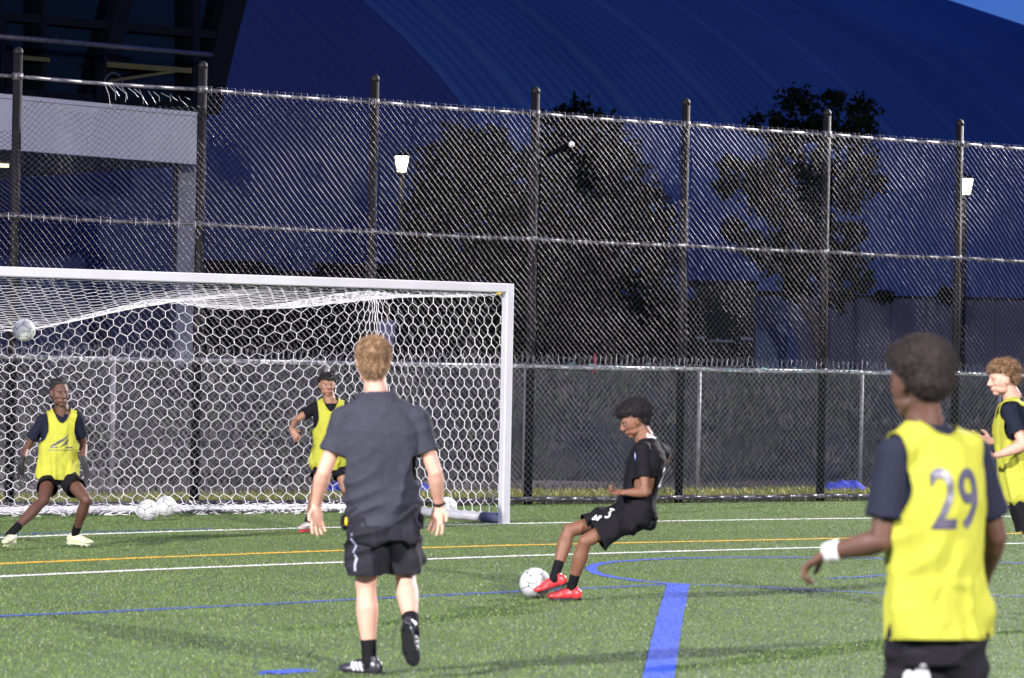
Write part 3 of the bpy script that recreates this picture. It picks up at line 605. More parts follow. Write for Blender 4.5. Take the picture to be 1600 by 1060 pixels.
def low_fence():
    base = TP(0, 3.0); t = thing('low_fence', 'low galvanised chain link fence standing behind the tall black fence', 'fence', tuple(base)); HT = 1.60
    cols = [(h-base).dot(FD) for h in (hitplane(x, 700, base, FD) for x in (175, 508, 820, 1091, 1345, 1560))]
    cols = [cols[0]-2*(cols[1]-cols[0]), cols[0]-(cols[1]-cols[0])]+cols+[cols[-1]+(cols[-1]-cols[-2])*i for i in (1, 2)]
    for c in cols:
        A = Acc(); q = base+FD*c; A.cyl(q, q+Vector((0, 0, HT)), 0.027, n=14); link('post', A.mesh('post', M['galv2'], True), t)
    for a, b in zip(cols[:-1], cols[1:]):
        A = Acc(); A.cyl(base+FD*a+Vector((0, 0, HT+0.01)), base+FD*b+Vector((0, 0, HT+0.01)), 0.021, n=12); link('rail', A.mesh('rail', M['galv'], True), t)
        V, F = tubes(chain(a, b, 0.03, HT+0.03, -0.035, base, pitch=0.042, seed=a, bulge=0.015, barb=0.06), 0.0021, 3); o = link('chain_link_mesh', mkmesh('chain_link_mesh', V, F, M['wire2']), t); o['kind'] = 'stuff'
low_fence()

# ------------------------------------------------------------------ goal
def goal():
    t = thing('football_goal', 'white football goal frame seen from the front, cut off at the left edge', 'goal', tuple(GR))
    r = 0.047; W_ = 7.32
    def gpnt(u, dpt, z): v = GR-GD*u+GN*dpt; return Vector((v.x, v.y, z))
    def post(u):
        A = Acc(); c = gpnt(u, 0, 0); n = 8; prof = [(-1, -0.8), (-0.8, -1), (0.8, -1), (1, -0.8), (1, 0.8), (0.8, 1), (-0.8, 1), (-1, 0.8)]
        V = [c+GD*(x*r)+GN*(y*r)+Vector((0, 0, z)) for z in (0, GH-0.001) for x, y in prof]
        A.add(V, [tuple(range(8))[::-1], tuple(range(8, 16))]+[(i, (i+1) % 8, 8+(i+1) % 8, 8+i) for i in range(8)]); return A
    link('goal_post', post(0).mesh('goal_post', M['white']), t); link('goal_post', post(W_).mesh('goal_post', M['white']), t)
    A = Acc(); prof = [(-1, -0.8), (-0.8, -1), (0.8, -1), (1, -0.8), (1, 0.8), (0.8, 1), (-0.8, 1), (-1, 0.8)]
    V = [gpnt(u, x*r, GH-r+y*r) for u in (r+0.002, W_-r-0.002) for x, y in prof]; A.add(V, [tuple(range(8))[::-1], tuple(range(8, 16))]+[(i, (i+1) % 8, 8+(i+1) % 8, 8+i) for i in range(8)])
    link('crossbar', A.mesh('crossbar', M['white']), t)
    D = 2.55
    for u in (0, W_):
        A = Acc(); A.cyl(gpnt(u, 0.36, 0.055), gpnt(u, D, 0.055), 0.048); link('side_bar', A.mesh('side_bar', M['goalgrey'], True), t)
        A = Acc(); A.cyl(gpnt(u, 0.05, 0.056), gpnt(u, 0.37, 0.056), 0.055); link('bar_joint', A.mesh('bar_joint', M['bluegrey'], True), t)
    A = Acc(); A.cyl(gpnt(0, D, 0.055), gpnt(W_, D, 0.055), 0.042); link('rear_bar', A.mesh('rear_bar', M['white'], True), t)
    A = Acc(); c = gpnt(0.13, -0.02, GH-2*r-0.012); A.ell(c, (0.035, 0.02, 0.012)); link('net_clip', A.mesh('net_clip', M['yellowtag'], True), t)
    # ---- net, a thing of its own hanging from the frame
    nt_ = thing('goal_net', 'white hexagonal goal net hanging from the frame, its roof sagging toward the back', 'net', tuple(GR))
    Bc = gpnt(0, D, 0)
    pk = [(-240, 470), (-120, 505), (0, 517), (40, 517), (85, 508), (136, 492), (198, 477), (232, 468), (255, 468), (290, 476), (330, 481), (365, 483), (400, 482), (440, 475), (480, 468), (520, 461), (565, 455)]
    tu = []
    for x, y in pk:
        h = hitplane(x, y, Bc, GD); tu.append((-(h-Bc).dot(GD), h.z))
    tu.sort(); ux = np.array([a for a, b in tu]); uz = np.array([b for a, b in tu])
    ztop = lambda u: np.interp(u, ux, uz)
    ZTIE = float(ztop(0.0)); CW, RP = 0.148, 0.108; segs = []
    def hexgrid(nu, nv):
        out = []
        for j in range(nv+1):
            for i in range(nu*2+1):
                pr = (i+j) % 2; y = j+(0.22 if pr == 0 else -0.22)
                if i < nu*2:
                    y2 = j+(0.22 if (i+1+j) % 2 == 0 else -0.22); out.append(((i/2, y), (i/2+0.5, y2)))
                if pr == 0 and j < nv: out.append(((i/2, y), (i/2, j+1-0.22)))
        return out
    def clampv(v, m): return min(max(v, 0), m)
    # rear face
    nu = int(W_/CW); nv = int(2.35/RP)
    def rear(i, j):
        i = clampv(i, nu); j = clampv(j, nv); u = i/nu*W_; v = j/nv; zt = float(ztop(u)); dz = v*2.3
        h = u; u2 = h*(1-0.96*math.exp(-(dz/0.95)**1.3)*math.exp(-(h/1.15)**2)); zt2 = float(ztop(u2)); hgt_ = zt2+(0.10-zt2)*v
        lift = 0.10*math.exp(-(h/0.8)**2)*math.sin(math.pi*v); hang = 0.16*math.sin(math.pi*v)**1.3*(0.7+0.5*noise.noise((u*0.6, v*1.5, 2)))
        jit = 0.014
        q = gpnt(u2+jit*noise.noise((i*0.9, j*0.9, 3)), D-0.02-hang*0.8+0.03*noise.noise((u*1.5, v*4, 5)), max(0.02, hgt_+lift*0+jit*noise.noise((i*0.8, j*0.8, 8))))
        if v > 0.93: q = q-GN*(0.12*(v-0.93)/0.07)
        return q
    rs = [(rear(*a), rear(*b)) for a, b in hexgrid(nu, nv)]
    # side face
    ns = int(D/CW)
    def side(i, j, u0=0.0, sg=1):
        i = clampv(i, ns); j = clampv(j, nv); d = i/ns*D; v = j/nv; h = D-d; dz = v*2.3
        zt = (GH-0.10)+(ZTIE-(GH-0.10))*(d/D)-0.035*math.sin(math.pi*d/D)
        h2 = h*(1-0.94*math.exp(-(dz/0.6)**1.2)*math.exp(-(h/0.7)**2)); d2 = D-h2
        z = zt+(0.09-zt)*v; blg = 0.07*math.sin(math.pi*v)*math.sin(math.pi*d/D)*(1+noise.noise((d, v*3, 7)))
        return gpnt(u0+sg*(-0.02+blg+0.012*noise.noise((i*.9, j*.9, 13))), max(0.05, d2+0.012*noise.noise((i*.9, j*.9, 4))), max(0.02, z+0.012*noise.noise((i*.7, j*.8, 6))))
    ss = [(side(*a), side(*b)) for a, b in hexgrid(ns, nv)]
    s2 = [(side(*a, W_, -1), side(*b, W_, -1)) for a, b in hexgrid(ns, nv)]
    # roof
    nr = int(D/RP)
    def roof(i, j):
        i = clampv(i, nu); j = clampv(j, nr); u = i/nu*W_; w = j/nr; zt = float(ztop(u)); z0 = GH-0.105
        z = z0+(zt-z0)*w-0.06*math.sin(math.pi*w)*(0.8+0.5*noise.noise((u*0.8, w*2, 1)))
        if u < 1.2: z = max(z, z0+(zt-z0)*w-0.05)
        return gpnt(u+0.012*noise.noise((i, j, 1)), w*(D-0.02), z+0.01*noise.noise((i, j, 4)))
    ro = [(roof(*a), roof(*b)) for a, b in hexgrid(nu, nr)]
    for nm, L in (('rear_net', rs), ('side_net', ss), ('side_net', s2), ('roof_net', ro)):
        L = [(tuple(a), tuple(b)) for a, b in L if (a-b).length > 0.003]
        V, F = tubes(np.array(L), 0.0026 if nm == 'roof_net' else 0.0034, 5); o = link(nm, mkmesh(nm, V, F, M['net'], True), nt_); o['kind'] = 'stuff'
    # edge ropes
    A = []; 
    for i in range(120):
        u0 = W_*i/120; u1 = W_*(i+1)/120; A.append((tuple(gpnt(u0, D-0.02, float(ztop(u0)))), tuple(gpnt(u1, D-0.02, float(ztop(u1))))))
    for i in range(30):
        a = side(i/30*ns, 0); b = side((i+1)/30*ns, 0); A.append((tuple(a), tuple(b)))
    V, F = tubes(np.array(A), 0.0045, 5); link('edge_rope', mkmesh('edge_rope', V, F, M['net'], True), nt_)
    # slack net gathered on the turf along the rear bar
    L = []
    for i in range(480):
        u = rng.uniform(0.1, W_); a = Vector((rng.normal(0, 0.05), rng.normal(0, 0.05), 0)); c = gpnt(u, D-0.15+rng.normal(0, 0.07), abs(rng.normal(0.03, 0.03))+0.004)
        d = GD*rng.uniform(-0.09, 0.09)+GN*rng.uniform(-0.05, 0.05)+Vector((0, 0, rng.uniform(-0.01, 0.05))); e = c+d; e.z = max(0.004, e.z); L.append((tuple(c), tuple(e)))
    V, F = tubes(np.array(L), 0.0048, 4); o = link('gathered_net', mkmesh('gathered_net', V, F, M['net']), nt_); o['kind'] = 'stuff'
    tie = thing('net_tie', 'thin cords holding the net corner up to the tall fence', 'cord', tuple(gpnt(0, D, ZTIE))); A = Acc(); a = gpnt(0, D, ZTIE); f = hitplane(556, 365, FB-FN*0.1, FD)
    A.cyl(a, f, 0.004, n=5); link('cord', A.mesh('cord', M['post']), tie)
M['bluegrey'] = mat('blue_grey_joint', (0.16, 0.17, 0.26), 0.5)
goal()

# ------------------------------------------------------------------ balls
def ball(px, py, Y, label, ground=False, rad=0.11, seed=0, cat='football', grp='white footballs'):
    c = P(px, py, Y)
    if ground: c.z = rad
    t = thing('football', label, cat, tuple(c), grp); rr = rad*0.985
    A = Acc(); A.ell(c, (rr, rr, rr), n=28, m=18); link('seam_core', A.mesh('seam_core', M['ballseam'], True), t)
    g = (1+5**0.5)/2; vs_ = []
    for s1 in (-1, 1):
        for s2 in (-1, 1): vs_ += [(0, s1, s2*g), (s1, s2*g, 0), (s2*g, 0, s1)]
    rot = Matrix.Rotation(seed*1.3+0.4, 3, 'X') @ Matrix.Rotation(seed*2.1+0.7, 3, 'Z') @ Matrix.Rotation(seed, 3, 'Y')
    ax = [(rot @ Vector(v)).normalized() for v in vs_]
    for a in ax:
        nb = sorted([b for b in ax if b is not a], key=lambda b: -b.dot(a))[:5]
        e1 = (nb[0]-a*nb[0].dot(a)).normalized(); e2 = a.cross(e1)
        rim = []; K = 25
        def lim(th):
            d = e1*math.cos(th)+e2*math.sin(th); best = 9
            for b in nb:
                # bisector plane between a and b
                m_ = (a-b); den = -d.dot(m_)
                if den > 1e-6: best = min(best, math.atan2(a.dot(m_), den))
            return best
        V = [c+a*(rad)]; F = []; RR = (0.3, 0.6, 0.85, 0.955, 0.965)
        for ri, f in enumerate(RR):
            for k in range(K):
                th = 2*math.pi*k/K; al = lim(th)*f; d = (e1*math.cos(th)+e2*math.sin(th)); rr_ = rad*(1.0 if ri < 3 else (0.998 if ri == 3 else 0.982)); V.append(c+(a*math.cos(al)+d*math.sin(al))*rr_)
        for k in range(K): F.append((0, 1+k, 1+(k+1) % K))
        for ri in range(len(RR)-1):
            for k in range(K): x = 1+ri*K; F.append((x+k, x+K+k, x+K+(k+1) % K, x+(k+1) % K))
        link('panel', mkmesh('panel', V, F, M['ballw'], True), t)
    L = []; 
    for s in range(3):
        a = ax[s*3]; b = ax[s*3+2]; pr = None
        for k in range(30):
            w = k/29; d = (a*(1-w)+b*w+a.cross(b)*0.35*math.sin(math.pi*2*w)).normalized(); q = c+d*(rad*1.001)
            if pr is not None: L.append((tuple(pr), tuple(q)))
            pr = q
    V, F = tubes(np.array(L), 0.0028, 5); link('curved_stripe', mkmesh('curved_stripe', V, F, M['ballseam']), t)
ball(38, 516, 35.2, 'white football in mid-air in the top left of the goal', seed=1)
g_ = G(231, 815); ball(231, 797, g_.y, 'front football of the pair lying at the foot of the net', True, seed=2)
g_ = G(258, 810); ball(259, 796, g_.y+0.25, 'rear football of the pair at the net, half hidden by the front one', True, seed=3)
g_ = G(696, 809); ball(697, 798, g_.y, 'white football by the goal side bar, half hidden by the coach\'s hand', True, seed=4)
g_ = G(835, 938); ball(836, 913, g_.y+0.16, 'white football at the red boot of the kicking player', True, seed=5)
h_ = hitplane(893, 226, FB-FN*0.1, FD); ball(893, 226, h_.y, 'tiny white ball wedged high in the tall fence', rad=0.036, seed=6, cat='small ball', grp='balls stuck in the fence')

# ------------------------------------------------------------------ floodlight masts (outside the frame, where the light comes from)
for m, lab in zip(MASTS, ('floodlight mast behind the camera to the left', 'floodlight mast beyond the fence to the right', 'floodlight mast behind the camera to the right')):
    x, y, z = m[0]; t = thing('floodlight_mast', lab, 'floodlight', (x, y, 0)); A = Acc(); d = (Vector(m[1])-Vector(m[0])); d.z = 0; d.normalize(); s = Vector((-d.y, d.x, 0))
    b = Vector((x, y, 0))-d*1.2; A.cyl(b, b+Vector((0, 0, z+0.8)), 0.18, 0.1); link('mast', A.mesh('mast', M['galv'], True), t)
    for i in range(4):
        c = Vector((x, y, z+0.5))-d*0.9+s*((i-1.5)*0.8); A = Acc(); A.ell(c, (0.3, 0.2, 0.25)); link('lamp_head', A.mesh('lamp_head', M['darkmetal'], True), t)
    A = Acc(); A.bar(b+Vector((0, 0, z+0.5))+s*1.6, b+Vector((0, 0, z+0.5))-s*1.6, 0.1, 0.1); link('crossarm', A.mesh('crossarm', M['galv']), t)
# ------------------------------------------------------------------ people
def v3(t, Y): return P(t[0], t[1], Y+(t[2] if len(t) > 2 else 0))
def lerp(a, b, t): return a+(b-a)*t
ARM_U = [(0, .044, .044), (.3, .047, .047), (.7, .042, .043), (1, .038, .038)]
ARM_F = [(0, .038, .038), (.22, .044, .040), (.5, .038, .034), (.8, .029, .025), (1, .027, .022)]
LEG_T = [(0, .074, .074), (.3, .074, .076), (.7, .066, .068), (1, .056, .058)]
LEG_C = [(0, .054, .055), (.15, .053, .056), (.32, .060, .064), (.5, .054, .056), (.75, .040, .041), (1, .036, .038)]
def sc(prof, g): return [(t, a*g, b*g) for t, a, b in prof]
def hand(acc, w, d, n, curl=0.5, k=1.0, thumb=1, spread=0.10, fist=False):
    """w wrist, d towards the fingers, n palm normal (fingers curl towards it), thumb = +1/-1 side"""
    d = d.normalized(); n = (n-d*n.dot(d)).normalized(); l = d.cross(n)*thumb
    acc.loft(w-d*0.02*k, w+d*0.085*k, [(0, .026*k, .019*k), (.35, .032*k, .018*k), (.8, .041*k, .015*k), (1, .039*k, .012*k)], side=l, n=14)
    kn = w+d*0.088*k
    for i, (o, ln) in enumerate(((.031, .068), (.0105, .076), (-.0105, .071), (-.031, .056))):
        p = kn+l*(o*k); cd = (d+l*((1.5-i)*spread)).normalized(); ang = 0
        for j, f in enumerate((0.45, 0.31, 0.24)):
            ang += curl*(0.55 if j == 0 else 0.75)
            dd = cd*math.cos(ang)+n*math.sin(ang); q = p+dd*(ln*f*k*1.05); r = (.0092-.0008*j)*k
            acc.loft(p, q, [(0, r, r), (1, r*.93, r*.93)], n=8); p = q
    b = w+d*0.028*k+l*0.026*k; td = (d*0.62+l*0.72+n*0.35).normalized(); q = b+td*0.042*k; acc.loft(b-td*.01, q, [(0, .014*k, .013*k), (1, .011*k, .011*k)], n=8)
    td2 = (d*0.9+l*0.25+n*0.4).normalized(); q2 = q+td2*0.033*k; acc.loft(q, q2, [(0, .0105*k, .0105*k), (1, .009*k, .009*k)], n=8)
def shoe(root, ank, t, u, k, msh, msole, kind='boot', stripes=None, swoosh=None):
    t = t.normalized(); u = (u-t*u.dot(t)).normalized(); s = t.cross(u); fr = (s, t, u); A = Acc(); o = ank
    A.ell(o-t*.035*k-u*.045*k, (.036*k, .048*k, .045*k), fr); A.ell(o+t*.04*k-u*.045*k, (.041*k, .085*k, .040*k), fr)
    A.ell(o+t*.12*k-u*.060*k, (.046*k, .072*k, .028*k), fr); A.loft(o-u*.04*k-t*.01*k, o+u*.012*k-t*.008*k, [(0, .036*k, .05*k), (1, .035*k, .042*k)], side=s, capa=False, capb=False)
    A.loft(o+t*0.0*k-u*.02*k, o+t*.10*k-u*.045*k, [(0, .034*k, .034*k), (1, .036*k, .026*k)], side=s)
    V, F, N = remesh(A, .0045, 3); un = np.array(u); oo = np.array(o); h = (V-oo)@un; lo = -.078*k; V += np.outer(np.where(h < lo, lo-h, 0), un)
    b = link('boot', mkmesh('boot', V, F, msh, True), root)
    out = []; 
    for i in range(28):
        th = 2*math.pi*i/28; y = math.sin(th); x = math.cos(th); L = .13 if y > 0 else .115; c = .035
        w = np.interp(c+y*L, [-.08, -.04, .03, .09, .14, .17], [.022, .034, .031, .044, .038, .02]); out.append((x*w*1.08*k, (c+y*L)*k))
    V = [o+s*x+t*y+u*z for z in (-.094*k, -.076*k) for x, y in out]; n = 28
    F = [tuple(range(n))[::-1], tuple(range(n, 2*n))]+[(i, (i+1) % n, n+(i+1) % n, n+i) for i in range(n)]
    for sx, sy in ((.02, .14), (-.02, .14), (.028, .09), (-.028, .09), (.02, -.04), (-.02, -.04)):
        c = o+s*(sx*k)+t*(sy*k)-u*(.094*k); m_ = len(V); V += [c+s*(.006*a)+t*(.006*b_)-u*z for z in (0, .010) for a, b_ in ((-1, -1), (1, -1), (1, 1), (-1, 1))]
        F += [(m_+4, m_+5, m_+6, m_+7)[::-1]]+[(m_+i, m_+(i+1) % 4, m_+4+(i+1) % 4, m_+4+i) for i in range(4)]
    link('sole', mkmesh('sole', V, F, msole), b)
    if stripes:
        bv = BVHTree.FromPolygons([tuple(v) for v in np.asarray([tuple(x.co) for x in b.data.vertices])], [tuple(p.vertices) for p in b.data.polygons])
        sg = stripes
        for i in range(3):
            c0 = .012+i*.026; poly = [(c0, -.066), (c0+.014, -.066), (c0+.034, -.020), (c0+.020, -.020)]
            me = flatshape([[(x*k, y*k) for x, y in poly]]); link('stripe', project_print(me, o, t, u, s*sg, bv, M['print_w'], 0.002), b)
    # laces
    L = []
    for i in range(4):
        y = .045+.018*i; z = -.012-.008*i; L.append((tuple(o+t*y*k+u*z*k-s*.02*k), tuple(o+t*(y+.008)*k+u*z*k+s*.02*k)))
    V, F = tubes(np.array(L), .0025*k, 4); link('laces', mkmesh('laces', V, F, M['print_w'] if kind != 'red' else M['sole']), b)
def head_parts(t, c, fwd, up, k, skin, hairfn, lip, vox=.0042, acc_body=None, necktop=None):
    fwd = fwd.normalized(); up = (up-fwd*up.dot(fwd)).normalized(); rt = fwd.cross(up); fr = (rt, fwd, up)
    def L(x, y, z): return c+rt*(x*k)+fwd*(y*k)+up*(z*k)
    A = Acc(); E = lambda x, y, z, r: A.ell(L(x, y, z), tuple(q*k for q in r), fr)
    E(0, -.012, .035, (.074, .094, .083)); E(0, .024, -.024, (.062, .064, .082)); E(0, .056, -.090, (.027, .027, .022)); E(0, .052, -.055, (.040, .036, .040)); E(0, .045, .030, (.060, .045, .050))
    for s in (-1, 1):
        E(s*.036, .020, -.066, (.024, .044, .030)); E(s*.036, .056, -.022, (.024, .026, .024)); E(s*.024, .074, .025, (.028, .018, .013)); E(s*.052, .018, -.004, (.020, .050, .052)); E(s*.028, .052, -.055, (.022, .026, .030))
        E(s*.011, .097, -.030, (.011, .013, .010)); E(s*.077, -.006, -.006, (.008, .018, .030)); E(s*.081, -.010, .010, (.008, .016, .015))
        E(s*.031, .070, .004, (.015, .012, .010))
    A.loft(L(0, .086, .014), L(0, .108, -.026), sc([(0, .012, .013), (1, .014, .014)], k), side=rt, n=10)
    E(0, .085, -.056, (.023, .013, .009)); E(0, .082, -.069, (.020, .013, .009)); E(0, .076, -.062, (.032, .014, .018))
    nb = necktop if necktop is not None else L(0, -.02, -.16)
    A.loft(L(0, -.018, -.03), nb, sc([(0, .054, .058), (.5, .054, .057), (1, .060, .062)], k), side=rt)
    V, F, N = remesh(A, vox*.95, 7, .5)
    hd = (V, F)
    def finish():
        for s in (-1, 1):
            B = Acc(); B.ell(L(s*.031, .0765, .003), tuple(q*k for q in (.0125, .009, .0055)), fr, 12, 8); e = link('eye', B.mesh('eye', M['eyew'], True), t)
            B = Acc(); B.ell(L(s*.031, .084, .003), tuple(q*k for q in (.0058, .003, .0055)), fr, 10, 6); link('iris', B.mesh('iris', M['iris'], True), e)
            B = Acc()
            for i in range(5): B.ell(L(s*(.016+.008*i), .089-.0018*i*i*.6, .022+.003*math.sin(i*.8)), tuple(q*k for q in (.006, .003, .003)), fr, 8, 5)
            V, F, N = remesh(B, .0018, 1); link('eyebrow', mkmesh('eyebrow', V, F, M['h_black'] if lip == 'lip_d' else M['h_blond'], True), t)
        B = Acc(); B.ell(L(0, .0925, -.0565), tuple(q*k for q in (.021, .0075, .0048)), fr, 12, 6); B.ell(L(0, .0895, -.068), tuple(q*k for q in (.018, .0085, .0058)), fr, 12, 6)
        V, F, N = remesh(B, .002, 1); link('lips', mkmesh('lips', V, F, M[lip], True), t)
        hairfn(t, L, fr, k)
    return hd, finish
def hairshell(style):
    def f(t, L, fr, k):
        rt, fwd, up = fr; A = Acc(); E = lambda x, y, z, r: A.ell(L(x, y, z), tuple(q*k for q in r), fr)
        if style == 'short':      # close-cropped
            E(0, -.022, .044, (.0765, .094, .082)); E(0, -.058, -.010, (.066, .050, .052)); m = M['h_black']; amp, fq, tn, tl = .002, 60, 2200, .006
        elif style == 'keeper':
            E(0, -.020, .054, (.0765, .092, .080)); E(0, -.055, 0, (.068, .052, .055)); m = M['h_black']; amp, fq, tn, tl = .005, 40, 2600, .009
        elif style == 'fringe':
            E(0, -.014, .050, (.079, .098, .082)); E(0, .058, .062, (.060, .036, .034)); E(0, -.055, .0, (.074, .056, .06)); E(.045, .066, .056, (.026, .022, .018)); E(-.045, .066, .058, (.026, .022, .018)); m = M['h_black']; amp, fq, tn, tl = .012, 22, 3000, .022
        elif style == 'afro':
            E(0, -.022, .062, (.104, .116, .096)); E(0, -.060, .010, (.088, .072, .070)); E(0, .035, .085, (.080, .070, .055)); m = M['h_afro']; amp, fq, tn, tl = .0035, 60, 14000, .010
        elif style == 'afro_point':
            E(0, -.024, .074, (.104, .118, .088)); E(0, .042, .090, (.080, .066, .050)); E(0, -.085, .045, (.084, .066, .064)); E(0, -.066, -.010, (.068, .048, .055)); m = M['h_black2']; amp, fq, tn, tl = .005, 55, 10000, .014
        elif style == 'blond':
            E(0, -.016, .052, (.083, .102, .084)); E(0, -.062, -.005, (.072, .048, .060)); E(0, -.060, -.045, (.058, .036, .036)); E(0, .03, .098, (.066, .062, .034)); m = M['h_blond']; amp, fq, tn, tl = .006, 30, 6000, .020
        else:
            E(0, -.016, .062, (.090, .108, .084)); E(0, -.065, .010, (.078, .054, .056)); E(0, .060, .078, (.060, .038, .034)); m = M['h_curl']; amp, fq, tn, tl = .013, 26, 6000, .020
        V, F, N = remesh(A, .0045, 2); c = np.array(L(0, -.01, .03)); d = V-c
        nz = np.array([noise.fractal(v*fq, 1.0, 2.0, 3) for v in map(Vector, V)]); V2 = V+N*(nz*amp*1.3)[:, None]
        fx = d@np.array(fwd)/k; zx = d@np.array(up)/k; sx = np.abs(d@np.array(rt))/k
        # face opening and ears
        def keep(cen):
            q = cen-c; a = q@np.array(fwd)/k; z = q@np.array(up)/k; hl = {'short': .052, 'keeper': .058, 'fringe': .026, 'afro': .030, 'afro_point': .024, 'blond': .05, 'curly': .022}[style]
            hn = np.array([noise.noise(Vector(x)*45) for x in cen])*.016; lim = hn+np.where(a > .052, hl, np.where(a > -.005, -.028+(a+.005)*1.2, -.17)); return z > lim
        V3, F3 = cut(V2, F, keep, 4); h = link('hair', mkmesh('hair', V3, F3, m, True), t)
        cen = V3[F3].mean(axis=1); idx = rng.integers(0, len(F3), tn); a, b, c_ = V3[F3[idx, 0]], V3[F3[idx, 1]], V3[F3[idx, 2]]; nn = np.cross(b-a, c_-a); nn /= np.linalg.norm(nn, axis=1)[:, None]+1e-9
        out = ((cen[idx]-c)*nn).sum(1); nn *= np.sign(out)[:, None]; base = cen[idx]
        fl = nn+rng.normal(0, .35 if style in ('afro', 'afro_point', 'curly', 'keeper', 'short') else .25, nn.shape)
        if style in ('blond', 'fringe'): fl += -np.array(up)*0.9+np.array(rt)*.25*np.sin(base@np.array([40, 31, 17]))[:, None]*1.5; fl = fl/np.linalg.norm(fl, axis=1)[:, None]*.9+nn*.35
        tip = base+fl*(tl*rng.uniform(.4, 1.1, (tn, 1))); sd = np.cross(fl, rng.normal(0, 1, nn.shape)); sd /= np.linalg.norm(sd, axis=1)[:, None]+1e-9; w = .0016 if style not in ('blond', 'fringe') else .0022
        VV = np.zeros((tn, 3, 3)); VV[:, 0] = base-sd*w-nn*.002; VV[:, 1] = base+sd*w-nn*.002; VV[:, 2] = tip
        s = link('strands', mkmesh('strands', VV.reshape(-1, 3), np.arange(tn*3).reshape(-1, 3), m), h); s['kind'] = 'stuff'
    return f
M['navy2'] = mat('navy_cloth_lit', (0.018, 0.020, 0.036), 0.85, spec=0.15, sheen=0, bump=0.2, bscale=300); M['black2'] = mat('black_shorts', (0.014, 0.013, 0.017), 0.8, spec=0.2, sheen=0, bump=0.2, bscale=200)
M['h_black2'] = mat('hair_black_matte', (0.012, 0.010, 0.011), 0.85)  # black hair with a rougher finish, for the pointed afro

